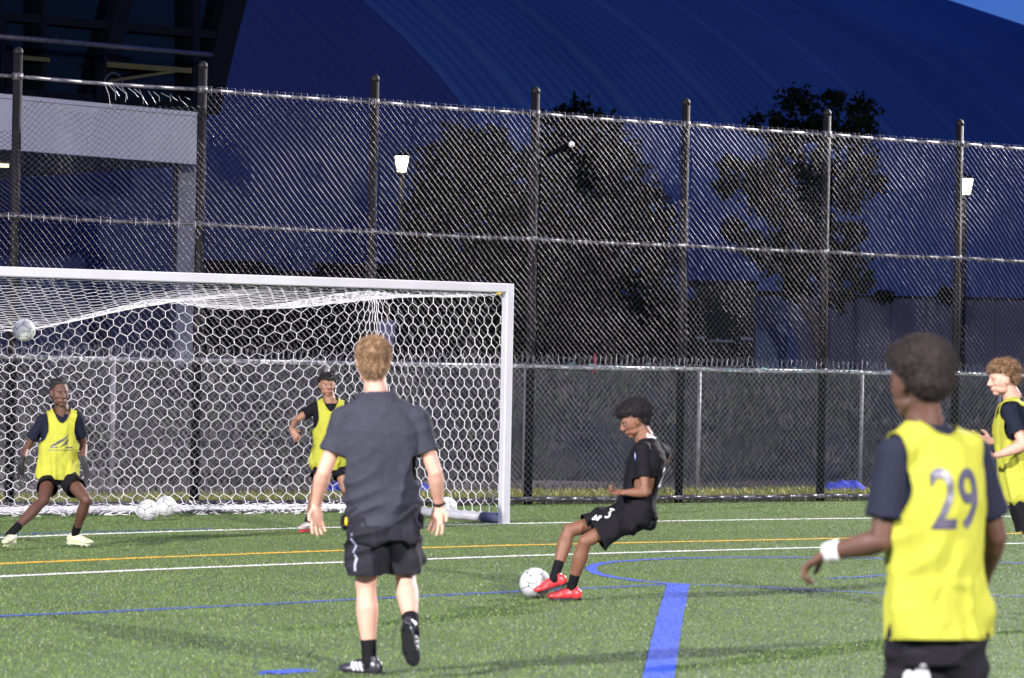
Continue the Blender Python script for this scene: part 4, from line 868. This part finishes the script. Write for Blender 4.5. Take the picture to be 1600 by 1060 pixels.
def person(label, Y, J, fwd, k=1.0, skin='sk_dark', hair='short', headfwd=None, headup=(0, 0, 1), g=1.0, tg=1.0, top='tee', topmat='navy', shortmat='black', bib=False,
           hands=None, gloves=False, boots='shoe_dark', solem='sole', toes=None, ups=None, sleeve=0.55, shortlen=0.55, sock='black', lip='lip_d', vox=.0062, hem=None, bibhem=0.02, stripes=None, folds=1.0, hipfwd=None, sockh=.13, name='person', shoek=None, bibw=1.0, kh=1.0, shsc=1.0, arm=0.0, wide=1.0, bibflare=.018, shflare=.010, shT=1.0):
    J = {a: v3(b, Y) for a, b in J.items()}; fwd = Vector(fwd).normalized()
    foot = (J['anL']+J['anR'])/2; t = thing(name, label, 'person', (foot.x, foot.y, 0))
    S_ = (J['shL']+J['shR'])/2; H = (J['hiL']+J['hiR'])/2; up = (S_-H).normalized(); rt = (J['shR']-J['shL']).normalized()
    fw_ = (fwd-up*fwd.dot(up)).normalized(); rt2 = fw_.cross(up); 
    if rt2.dot(rt) < 0: rt2 = -rt2
    hrt = (J['hiR']-J['hiL']); hrt = (hrt-Vector((0, 0, 1))*hrt.z*0.3).normalized()
    hf = Vector(hipfwd).normalized() if hipfwd else fw_; hr = (hf.cross(up)).normalized(); 
    if hr.dot(rt2) < 0: hr = -hr
    nb = J['nb']; G_ = g*k; T = tg*k
    # trunk rings: bottom to neck
    LT = (S_-H).length
    def trunk(acc, m=0.0, lo=-0.10, hi=1.0, prof=None, flare=0.0, wide=1.0, neck=True):
        rows = [(-.16, .125, .085), (-.08, .158, .108), (0, .170, .115), (.18, .155, .108), (.36, .148, .105), (.55, .158, .112), (.75, .172, .118), (.90, .168, .108), (1.0, .140, .085), (1.08, .085, .062), (1.16, .058, .056)]
        rings = []; fr = []
        for f, a, b in rows:
            if f < lo-1e-6 or f > hi+1e-6: continue
            if not neck and f > 1.09: continue
            c = H+(S_-H)*f if f <= 1 else lerp(S_, nb, min(1, (f-1)/.16))
            c = c+fw_*(0.015*math.sin(math.pi*min(1, max(0, f)))*0)
            w = min(1, max(0, f)); r_ = (hr*(1-w)+rt2*w).normalized(); d_ = r_.cross(up); fl = flare*(1-w)
            rings.append((c, (a*wide*T+m+fl*T), (b*T+m+fl*T*.7))); fr.append((r_, d_))
        acc.rings(rings, None, None, 28, fr)
    B = Acc(); trunk(B, -.012, flare=min(0, shflare)*1.2)
    shl = {}
    for s in ('L', 'R'):
        sh, el, wr = J['sh'+s], J['el'+s], J['wr'+s]; hi, kn, an = J['hi'+s], J['kn'+s], J['an'+s]
        B.ell(sh, (.046*G_*shsc,)*3); B.loft(sh, el, sc(ARM_U, G_)); B.ell(el, (.039*G_,)*3); B.loft(el, wr, sc(ARM_F, G_))
        B.loft(nb-up*.035*k, sh-up*.004, sc([(0, .045, .052), (.5, .036, .046), (1, .040, .042)], G_), side=up)
        B.loft(hi, kn, sc(LEG_T, G_)); B.ell(kn, (.057*G_,)*3); 
        cd = (kn-an).normalized(); back = (hf*-1); back = (back-cd*back.dot(cd)).normalized()
        B.loft(kn, an, sc(LEG_C, G_), side=cd.cross(back)); B.ell(lerp(kn, an, .30)+back*.016*G_, tuple(q*G_ for q in (.046, .044, .095)), (cd.cross(back), back, cd))
    B.loft(nb-up*.08*k, nb+(J['hd']-nb)*.5, sc([(0, .065, .065), (1, .056, .058)], k))
    V, F, N = remesh(B, vox, 3); parts = [(V, F)]
    hfw = Vector(headfwd).normalized() if headfwd else fwd
    hd, fin = head_parts(t, J['hd'], hfw, Vector(headup), k*kh, skin, hairshell(hair), lip, necktop=nb-up*.02); parts.append(hd)
    hands = hands or {}
    for s in ('L', 'R'):
        h = hands.get(s, {}); el, wr = J['el'+s], J['wr'+s]; d = Vector(h['d']).normalized() if 'd' in h else (wr-el).normalized(); n_ = Vector(h.get('n', (0, -1, 0)))
        A = Acc(); hand(A, wr, d, n_, h.get('curl', .4), k*(1.12 if gloves else 1.0)*h.get('k', 1.0), h.get('thumb', 1), h.get('spread', .10))
        if gloves: A.loft(lerp(wr, el, .22), wr, sc([(0, .036, .034), (1, .032, .028)], k), capa=False)
        hv = remesh(A, .0032, 2)
        if gloves: link('glove', mkmesh('glove', hv[0], hv[1], M['glove'], True), t)
        else: parts.append(hv[:2])
    VV = np.concatenate([p[0] for p in parts]); off = 0; FF = []
    for p in parts: FF.append(p[1]+off); off += len(p[0])
    link('body', mkmesh('body', VV, np.concatenate(FF), M[skin], True), t); fin()
    # ---- shirt
    def cloth(name, acc, m, keep, fold, seed, axis=up, solid=.004, it=2, voxel=.0075, parent=None, ridge=None, dlo=-.006, dhi=.04):
        V, F, N = remesh(acc, voxel, it)
        q = V-np.array(H); zz = q@np.array(up); xx = q@np.array(rt2); yy = q@np.array(fw_)
        n1 = npn(np.stack([xx, yy, zz], 1), (6, 6, 2.2), seed); n2 = npn(np.stack([xx+zz*.5, yy, zz-xx*.5], 1), (3.5, 3.5, 9), seed+5); n3 = npn(np.stack([xx, yy, zz], 1), (26, 26, 12), seed+9)
        r1 = (1-np.abs(n1)*2.4); r2 = (1-np.abs(n2)*2.6)
        wz = np.clip(1.0-zz/(LT*1.0), 0.25, 1)
        disp = fold*(.013*(r1-.4)*wz+.008*(r2-.4)*wz+.0010*n3)
        if ridge is not None: disp = disp+ridge(xx, yy, zz)
        disp = np.clip(disp, dlo, dhi); V = V+N*disp[:, None]; V, F = cut(V, F, keep, 5)
        me = mkmesh(name, V, F, m, True); o = link(name, me, parent or t)
        md = o.modifiers.new('thick', 'SOLIDIFY'); md.thickness = solid; md.offset = -1; return o, V, F
    A = Acc(); trunk(A, .017*k, -.20 if hem is None else hem, 1.2, flare=shflare, wide=wide)
    SL = {}
    for s in ('L', 'R'):
        sh, el = J['sh'+s], J['el'+s]; e = lerp(sh, el, sleeve); dd = (el-sh).normalized(); SL[s] = (e, dd)
        A.ell(sh, (.067*G_*shsc,)*3); A.loft(sh, e+dd*.02, sc([(0, .066*shsc, .066*shsc), (.5, .066, .066), (1, .070, .069)], G_), capb=False)
        A.loft(nb-up*.045*k, sh-up*.004, sc([(0, .056, .072), (.5, .052, .068), (1, .062, .064)], G_), side=up)
    hemf = (-.20 if hem is None else hem)
    def keep_shirt(cen):
        k_ = np.ones(len(cen), bool)
        for s in ('L', 'R'):
            e, dd = SL[s]; q = cen-np.array(e); al = q@np.array(dd); k_ &= ~((al > 0.004) & (np.linalg.norm(q-np.outer(al, dd), axis=1) < .12*G_) & (al < .12))
        q = cen-np.array(nb); al = q@np.array(up); rad = np.linalg.norm(q-np.outer(al, up), axis=1); fr_ = q@np.array(fw_); k_ &= ~((rad < .10*k) & (al > -.022*k-.030*k*(fr_ > 0)-.02*(fr_ > .03)))
        z = (cen-np.array(H))@np.array(up); k_ &= z > LT*hemf+.012; return k_
    sh_o, sV, sF = cloth('shirt', A, M[topmat], keep_shirt, folds*(.4 if bib else 1), hash(label) % 50, dhi=(.005 if bib else .04))
    # ---- shorts
    A = Acc(); 
    rings = [(H+up*(LT*f), a*T+.014, b*T+.014) for f, a, b in ((.17, .150*shT, .104*shT), (.06, .166*shT, .116*shT), (-.06, .172*shT, .122*shT), (-.14, .150, .110))]
    A.rings(rings, hr, hr.cross(up), 28); SH = {}
    for s in ('L', 'R'):
        hi, kn = J['hi'+s], J['kn'+s]; e = lerp(hi, kn, shortlen); dd = (kn-hi).normalized(); SH[s] = (e, dd)
        A.ell(hi, (.104*G_,)*3); A.loft(hi, e+dd*.02, sc([(0, .106, .108), (.5, .103, .106), (1, .107, .112)], G_), side=hr, capb=False)
    def keep_sh(cen):
        k_ = np.ones(len(cen), bool); D_ = {}
        for s in ('L', 'R'):
            e, dd = SH[s]; q = cen-np.array(e); al = q@np.array(dd); D_[s] = (al, np.linalg.norm(q-np.outer(al, dd), axis=1))
        for s, o_ in (('L', 'R'), ('R', 'L')): k_ &= ~((D_[s][0] > 0.004) & (D_[s][1] < .155*G_) & (D_[s][0] < .2) & (D_[s][1] < D_[o_][1]+.01))
        return k_
    so_, shV, shF = cloth('shorts', A, M[shortmat], keep_sh, folds*1.3, 7+hash(label) % 31)
    # ---- socks, boots
    for s in ('L', 'R'):
        kn, an = J['kn'+s], J['an'+s]; d = (kn-an).normalized(); A = Acc(); A.loft(an-d*.03, an+d*sockh*k, sc([(0, .041, .043), (.4, .041, .042), (.9, .043, .045), (1, .044, .046)], G_), capb=False, n=20)
        V, F, N = remesh(A, .005, 1); V += N*(.0012*np.sin((V@np.array(d))*500))[:, None]; link('sock', mkmesh('sock', V, F, M[sock], True), t)
        td = Vector(toes[s]); uu = Vector((ups or {}).get(s, tuple(d))); shoe(t, an, td, uu, (shoek or k), M[boots], M[solem], stripes=(stripes or {}).get(s), kind='red' if boots == 'shoe_red' else 'boot')
    out = dict(t=t, J=J, up=up, rt=rt2, fw=fw_, H=H, S=S_, nb=nb, LT=LT, hr=hr, hf=hf, shirt=(sV, sF), shorts=(shV, shF), so=so_, sho=sh_o)
    # ---- bib
    if bib:
        A = Acc(); trunk(A, .038*k, -.16+bibhem, 1.09, neck=False, flare=bibflare, wide=bibw)
        for s in ('L', 'R'): A.loft(nb-up*.045*k, J['sh'+s]-up*.004, sc([(0, .068, .082), (.5, .066, .080), (1, .076, .078)], G_), side=up); A.ell(J['sh'+s], (.080*G_*shsc,)*3)
        su = (J['shR']-S_).dot(rt2)
        def keep_bib(cen):
            q = cen-np.array(S_); v = q@np.array(up)/k; u = np.abs(q@np.array(rt2))/k; w = q@np.array(fw_)/k; ss = su/k
            lim = np.interp(v, [-.34, -.27, -.20, -.12, -.04, .04, .12], [9, ss+.06, ss-.010, ss-.035, ss-.03, ss-.02, ss-.015])+arm
            k_ = u < lim
            vn = v-(nb-S_).dot(up)/k
            front = w > (nb-S_).dot(fw_)/k
            dn = np.where(front, .165, .06); g_ = .085*np.clip((vn+dn)/(dn*.75), 0, 1)**.55
            k_ &= ~((u < g_) & (vn > -dn)); k_ &= ~(v > .13)
            z = (cen-np.array(H))@np.array(up); k_ &= z > LT*(-.16+bibhem)+.012; return k_
        def drape(xx, yy, zz):
            w = np.clip(1.05-zz/LT, 0.12, 1.0); a = np.arctan2(yy, xx); n0_ = npn(np.stack([xx, yy, zz], 1), (3, 3, 1.6), 31+hash(label) % 13)
            v1 = np.sin(a*7+n0_*9+zz*3); v2 = np.sin(a*13+n0_*14-zz*5); dg_ = np.sin((zz*17+xx*9)+n0_*10)
            return k*w*(.010*v1+.005*v2)+k*.006*dg_*w
        bo, bV, bF = cloth('bib', A, M['bib'], keep_bib, folds*1.2, 3+hash(label) % 17, solid=.003, dlo=-.004, dhi=.05, ridge=drape)
        md = bo.modifiers; out['bib'] = (bV, bF); out['bo'] = bo
        # bound edges
        E = np.sort(np.concatenate([bF[:, [0, 1]], bF[:, [1, 2]], bF[:, [2, 3]], bF[:, [3, 0]]]), axis=1); u_, c_ = np.unique(E, axis=0, return_counts=True); be = u_[c_ == 1]
        V, F = tubes(bV[be], .0045*k, 5); bi_ = link('binding', mkmesh('binding', V, F, M['bibedge'], True), bo); bi_['kind'] = 'stuff'
    return out
def bvh_of(vf): return BVHTree.FromPolygons([tuple(v) for v in vf[0]], [tuple(int(i) for i in f) for f in vf[1]])
def digits(txt, size, pr, center, rt, up, nrm, target, vf, m, off=.004, name='number'):
    me = textmesh(txt, size, m)
    for v in me.vertices: v.co.z = 0
    return link(name, project_print(me, center, rt, up, nrm, bvh_of(vf), m, off), target)

# --- goalkeeper
kp = person('goalkeeper in a yellow bib and dark gloves crouching at the left of the goal', 31.4,
    dict(hd=(93, 615, -.05), nb=(97, 636), shL=(68, 657, .05), shR=(121, 654, 0), elL=(40, 703, .12), wrL=(34, 722, -.12), elR=(131, 697, .12), wrR=(130, 722, -.08), hiL=(77, 743), hiR=(103, 743), knL=(68, 782, -.32), anL=(18, 833, -.62), knR=(135, 781, -.30), anR=(117, 835, -.05)),
    (.25, -.97, 0), k=.90, skin='sk_dark', hair='keeper', headfwd=(.50, -.86, -.05), topmat='navy', bib=True, gloves=True, boots='shoe_cream', solem='shoe_cream', toes={'L': (-.25, -.95, -.12), 'R': (.93, -.25, -.05)},
    hands={'L': dict(d=(-.05, -.1, -1), n=(.6, -.5, 0), curl=.25, thumb=1), 'R': dict(d=(.35, -.25, -.9), n=(-.6, -.5, 0), curl=.25, thumb=-1)}, ups={'L': (0, 0, 1), 'R': (0, 0, 1)}, shortlen=.50, bibhem=.06, bibw=1.0, kh=1.1, tg=.95, g=.94, sleeve=.6, sockh=.12)
me = flatshape([[(-.10, -.02), (.06, .085), (.075, .10), (.02, .035), (-.06, -.015)], [(-.02, -.03), (.03, .02), (.06, .06), (.05, .01)], [(-.11, -.055), (.11, -.045), (.11, -.040), (-.11, -.050)], [(-.09, -.035), (-.03, -.03), (-.03, -.02), (-.09, -.025)], [(.045, -.03), (.10, -.026), (.10, -.014), (.045, -.018)]])
link('bib_print', project_print(me, kp['S']+kp['up']*(-.22), kp['rt'], kp['up'], kp['fw'], bvh_of(kp['bib']), M['print_d'], .004), kp['bo'])
# --- defender behind the coach
df = person('dark-haired defender in a yellow bib standing in the goalmouth, half hidden by the coach', 34.7,
    dict(hd=(511, 602, -.02), nb=(515, 620), shL=(493, 637), shR=(540, 637), elL=(461, 657, -.05), wrL=(456, 672, -.22), elR=(560, 668, .05), wrR=(563, 690, -.15), hiL=(505, 722), hiR=(529, 722), knL=(494, 765, -.15), anL=(481, 816, 0), knR=(540, 764, -.10), anR=(548, 795, .35)),
    (.10, -1, 0), k=.88, kh=1.07, skin='sk_tan', hair='fringe', headfwd=(.22, -.97, -.02), topmat='black', bib=True, boots='shoe_pale', solem='shoe_red', toes={'L': (-.45, -.88, 0), 'R': (.2, -.6, -.7)}, lip='lip_p',
    hands={'L': dict(d=(.55, -.35, -.75), n=(-.3, -.6, .3), curl=.3, thumb=-1, spread=.2), 'R': dict(d=(0, -.4, -.9), n=(-1, 0, 0))}, bibhem=.0, ups={'L': (0, 0, 1)}, g=.93, sleeve=.55, sockh=.10)
# --- coach
co = person('coach seen from behind in a charcoal tee shirt and shorts walking toward the goal', 19.46,
    dict(hd=(583, 568, .02), nb=(588, 606), shL=(538, 655), shR=(650, 655), elL=(506, 738, -.03), wrL=(494, 789, .06), elR=(680, 738, -.03), wrR=(686, 789, .06), hiL=(572, 822), hiR=(622, 822), knL=(572, 914, .02), anL=(577, 1029, 0), knR=(634, 902, .10), anR=(643, 983, -.20)),
    (-.03, 1, 0), k=1.0, g=1.0, tg=1.20, wide=1.08, shflare=-.026, shT=.90, skin='sk_pale', hair='blond', headfwd=(-.06, 1, -.02), topmat='charcoal', shortmat='shortc', boots='shoe_dark', toes={'L': (-.86, .5, 0), 'R': (.16, .28, -.95)}, ups={'L': (0, 0, 1), 'R': (.20, .85, .35)}, lip='lip_p',
    hands={'L': dict(d=(.05, -.05, -1), n=(.55, -.75, 0), curl=.30, thumb=1, spread=.12), 'R': dict(d=(-.10, -.1, -1), n=(-.35, -.85, 0), curl=.25, thumb=-1, spread=.13)}, sleeve=.62, shortlen=.80, hem=-.06, folds=2.7, stripes={'L': -1, 'R': 1}, sockh=.10, kh=1.07, shsc=1.08)
A = Acc(); a, b = co['J']['wrR'], co['J']['elR']; A.loft(lerp(a, b, .02), lerp(a, b, .08), [(0, .0335, .031), (1, .0335, .031)], capa=False, capb=False, n=24); link('wristband', A.mesh('wristband', M['black'], True), co['t'])
me = flatshape([[(-.004, -.30), (.004, -.30), (.004, -.03), (-.004, -.03)]])
sd = (-co['hr']*.95-co['hf']*.3).normalized(); sd2 = co['up'].cross(sd).normalized()
link('side_stripe', project_print(me, co['H']+co['up']*.0+sd*.05-co['hf']*.06, sd2, Vector((0, 0, 1)), sd, bvh_of(co['shorts']), M['lavender'], .008), co['so'])
A = Acc(); c = P(541, 815, 19.40); A.ell(c, (.008, .010, .024)); link('hip_tag', A.mesh('hip_tag', M['yellowtag'], True), co['so'])
for c, r_ in ((P(537, 812, 19.42), (.016, .02, .03)), (P(657, 812, 19.44), (.02, .02, .035))): A = Acc(); A.ell(c, r_); link('belt_clip', A.mesh('belt_clip', M['black'], True), co['so'])
# --- kicking player
kk = person('kicking player in a black kit with an afro and red boots striking the ball', 25.7,
    dict(hd=(991, 658, .02), nb=(1010, 680, .02), shL=(1026, 700, .15), shR=(1004, 703, -.15), elL=(1041, 712, .36), wrL=(1020, 742, .30), elR=(1008, 770, -.20), wrR=(974, 770, -.22), hiL=(992, 803, .09), hiR=(994, 806, -.09), knL=(889, 829, .0), anL=(867, 900, -.10), knR=(914, 846, -.16), anR=(893, 919, -.06)),
    (-.97, -.10, 0), k=.90, tg=1.14, skin='sk_brown', hair='afro_point', headfwd=(-.90, -.12, -.38), headup=(-.2, 0, 1), topmat='jersey', shortmat='jersey', boots='shoe_red', solem='sole', toes={'L': (-.93, -.12, -.30), 'R': (-.99, -.1, 0)}, ups={'L': (.0, 0, 1), 'R': (0, 0, 1)},
    hands={'L': dict(d=(-.5, 0, -.8), n=(0, -1, 0), curl=1.0), 'R': dict(d=(-1, 0, .05), n=(0, -.5, .8), curl=1.25, thumb=-1, spread=.02, k=.95)}, sleeve=.62, shortlen=.76, g=.95, hem=-.02, folds=2.0, hipfwd=(-.97, -.05, .3), sockh=.12, shoek=.92, kh=1.08)
A = Acc(); n0 = kk['nb']; up_ = kk['up']
A = Acc(); A.loft(n0-up_*.018-kk['fw']*.012, n0+up_*.010-kk['fw']*.018, [(0, .060, .060), (1, .056, .056)], n=24, capa=False, capb=False); link('collar', A.mesh('collar', M['white_cloth'], True), kk['t'])
sv = kk['shirt']; ss_ = kk['J']['shR']; ee = kk['J']['elR']
me = flatshape([[(.020*math.cos(a*.5236), .034*math.sin(a*.5236)) for a in range(12)]]); cpt = P(985, 713, 25.45)
link('crest', project_print(me, cpt, Vector((1, .1, 0)).normalized(), Vector((-.2, 0, 1)).normalized(), Vector((-.35, -.93, 0)).normalized(), bvh_of(sv), M['print_b'], .003), kk['sho'])
me = flatshape([[(.014*math.cos(a*.5236), .026*math.sin(a*.5236)) for a in range(12)]])
link('crest_centre', project_print(me, cpt+Vector((0, 0, .004)), Vector((1, .1, 0)).normalized(), Vector((-.2, 0, 1)).normalized(), Vector((-.35, -.93, 0)).normalized(), bvh_of(sv), M['print_w'], .006), kk['sho'])
digits('23', .20, kk, kk['S']-kk['up']*.20-kk['fw']*.05+Vector((0, 0, 0)), Vector((-.12, .99, 0)).normalized()*(1), kk['up'], Vector((.95, -.30, 0)).normalized(), kk['sho'], sv, M['print_w'], .004)
digits('3', .115, kk, P(944, 799, 25.3), Vector((.92, 0, -.15)).normalized(), Vector((.30, 0, .95)).normalized(), Vector((-.15, -.98, .1)).normalized(), kk['so'], kk['shorts'], M['print_w'], .005)
me = flatshape([[(-.03, -.02), (-.01, .022), (0, -.002), (-.012, -.024)], [(-.004, -.02), (.012, .02), (.03, .015), (.012, -.024)]])
link('maker_mark', project_print(me, P(923, 804, 25.3), Vector((.92, 0, -.15)).normalized(), Vector((.30, 0, .95)).normalized(), Vector((-.15, -.98, .1)).normalized(), bvh_of(kk['shorts']), M['print_w'], .005), kk['so'])
# --- number 29
nn = person('player 29 seen from behind in a yellow bib, nearest to the camera, white wristband', 12.4,
    dict(hd=(1434, 598, 0), nb=(1446, 655, 0), shL=(1397, 712, -.06), shR=(1520, 712, .10), elL=(1377, 846, -.08), wrL=(1292, 864, .05), elR=(1556, 838, .16), wrR=(1538, 905, .34), hiL=(1432, 1000), hiR=(1492, 1002), knL=(1425, 1165, .03), anL=(1430, 1318, -.05), knR=(1500, 1160, .12), anR=(1506, 1312, .0)),
    (-.42, .90, 0), k=1.0, g=1.0, tg=.93, skin='sk_dark', hair='afro', headfwd=(-.62, .78, -.03), topmat='navy2', shortmat='black2', bib=True, boots='shoe_dark', toes={'L': (-.3, .9, 0), 'R': (-.2, .9, 0)}, ups={'L': (0, 0, 1), 'R': (0, 0, 1)},
    hands={'L': dict(d=(-.75, .15, -.55), n=(.5, -.2, -.8), curl=1.15, thumb=-1, spread=.03, k=.95), 'R': dict(d=(-.3, .5, -.8), n=(-1, 0, 0))}, sleeve=.72, shortlen=.6, bibhem=.16, hem=-.02, bibw=.96, folds=1.7, bibflare=.006, arm=.012, kh=1.03)
J = nn['J']; A = Acc(); a, b = J['wrL'], J['elL']; A.loft(lerp(a, b, -.02), lerp(a, b, .24), [(0, .033, .029), (.3, .035, .031), (.7, .036, .032), (1, .036, .033)], capa=False, capb=False, n=24); link('wristband', A.mesh('wristband', M['white_cloth'], True), nn['t'])
bn = -nn['fw']; c29 = P(1517, 785, 12.2)
digits('29', .245, nn, c29, nn['rt']*.80, nn['up']*1.18, bn, nn['bo'], nn['bib'], M['print_d'], .004)
me = flatshape([[(-.05, -.05), (-.055, .0), (-.045, .018), (-.028, .022), (-.012, .012), (-.004, .028), (.012, .044), (.03, .046), (.042, .034), (.052, .0), (.06, -.05)]])
link('shorts_print', project_print(me, P(1433, 1062, 12.2), nn['rt'], Vector((0, 0, 1)), Vector((-.1, -1, 0)).normalized(), bvh_of(nn['shorts']), M['print_w'], .005), nn['so'])
# --- runner at the right edge
rn = person('curly-haired runner in a yellow bib at the right edge, facing left', 24.2,
    dict(hd=(1567, 593, 0), nb=(1583, 617, .02), shL=(1592, 640, .17), shR=(1578, 643, -.16), elL=(1586, 690, .24), wrL=(1551, 690, .16), elR=(1600, 696, -.24), wrR=(1558, 712, -.26), hiL=(1592, 768, .09), hiR=(1596, 770, -.09), knL=(1622, 850, .10), anL=(1690, 885, .12), knR=(1618, 862, -.10), anR=(1668, 955, -.06)),
    (-.97, -.15, 0), k=.93, skin='sk_pale', hair='curly', headfwd=(-.97, -.18, -.12), topmat='navy', shortmat='black', bib=True, boots='shoe_pale', toes={'L': (-.3, 0, -.95), 'R': (-1, -.1, 0)}, ups={'R': (0, 0, 1)}, lip='lip_p',
    hands={'L': dict(d=(-1, 0, .15), n=(0, -.6, .5), curl=.3, spread=.2), 'R': dict(d=(-1, .1, -.15), n=(0, .3, .8), curl=.6, thumb=-1)}, bibhem=.0, sleeve=.62, shortlen=.6, g=.95)
# --- spectator behind the fence
sp = person('spectator in a grey blue shirt standing far behind the goal net, above the coach\'s head', 76,
    dict(hd=(606, 486, 0), nb=(606, 499), shL=(593, 505), shR=(618, 505), elL=(590, 524, 0), wrL=(594, 540, -.1), elR=(621, 524), wrR=(617, 540, -.1), hiL=(600, 545), hiR=(612, 545), knL=(600, 566), anL=(600, 574), knR=(612, 566), anR=(612, 574)),
    (.1, -1, 0), k=.74, skin='sk_tan', hair='short', topmat='lavender', toes={'L': (0, -1, 0), 'R': (0, -1, 0)}, ups={'L': (0, 0, 1), 'R': (0, 0, 1)}, vox=.011, sleeve=.8, hem=-.05, folds=.6)
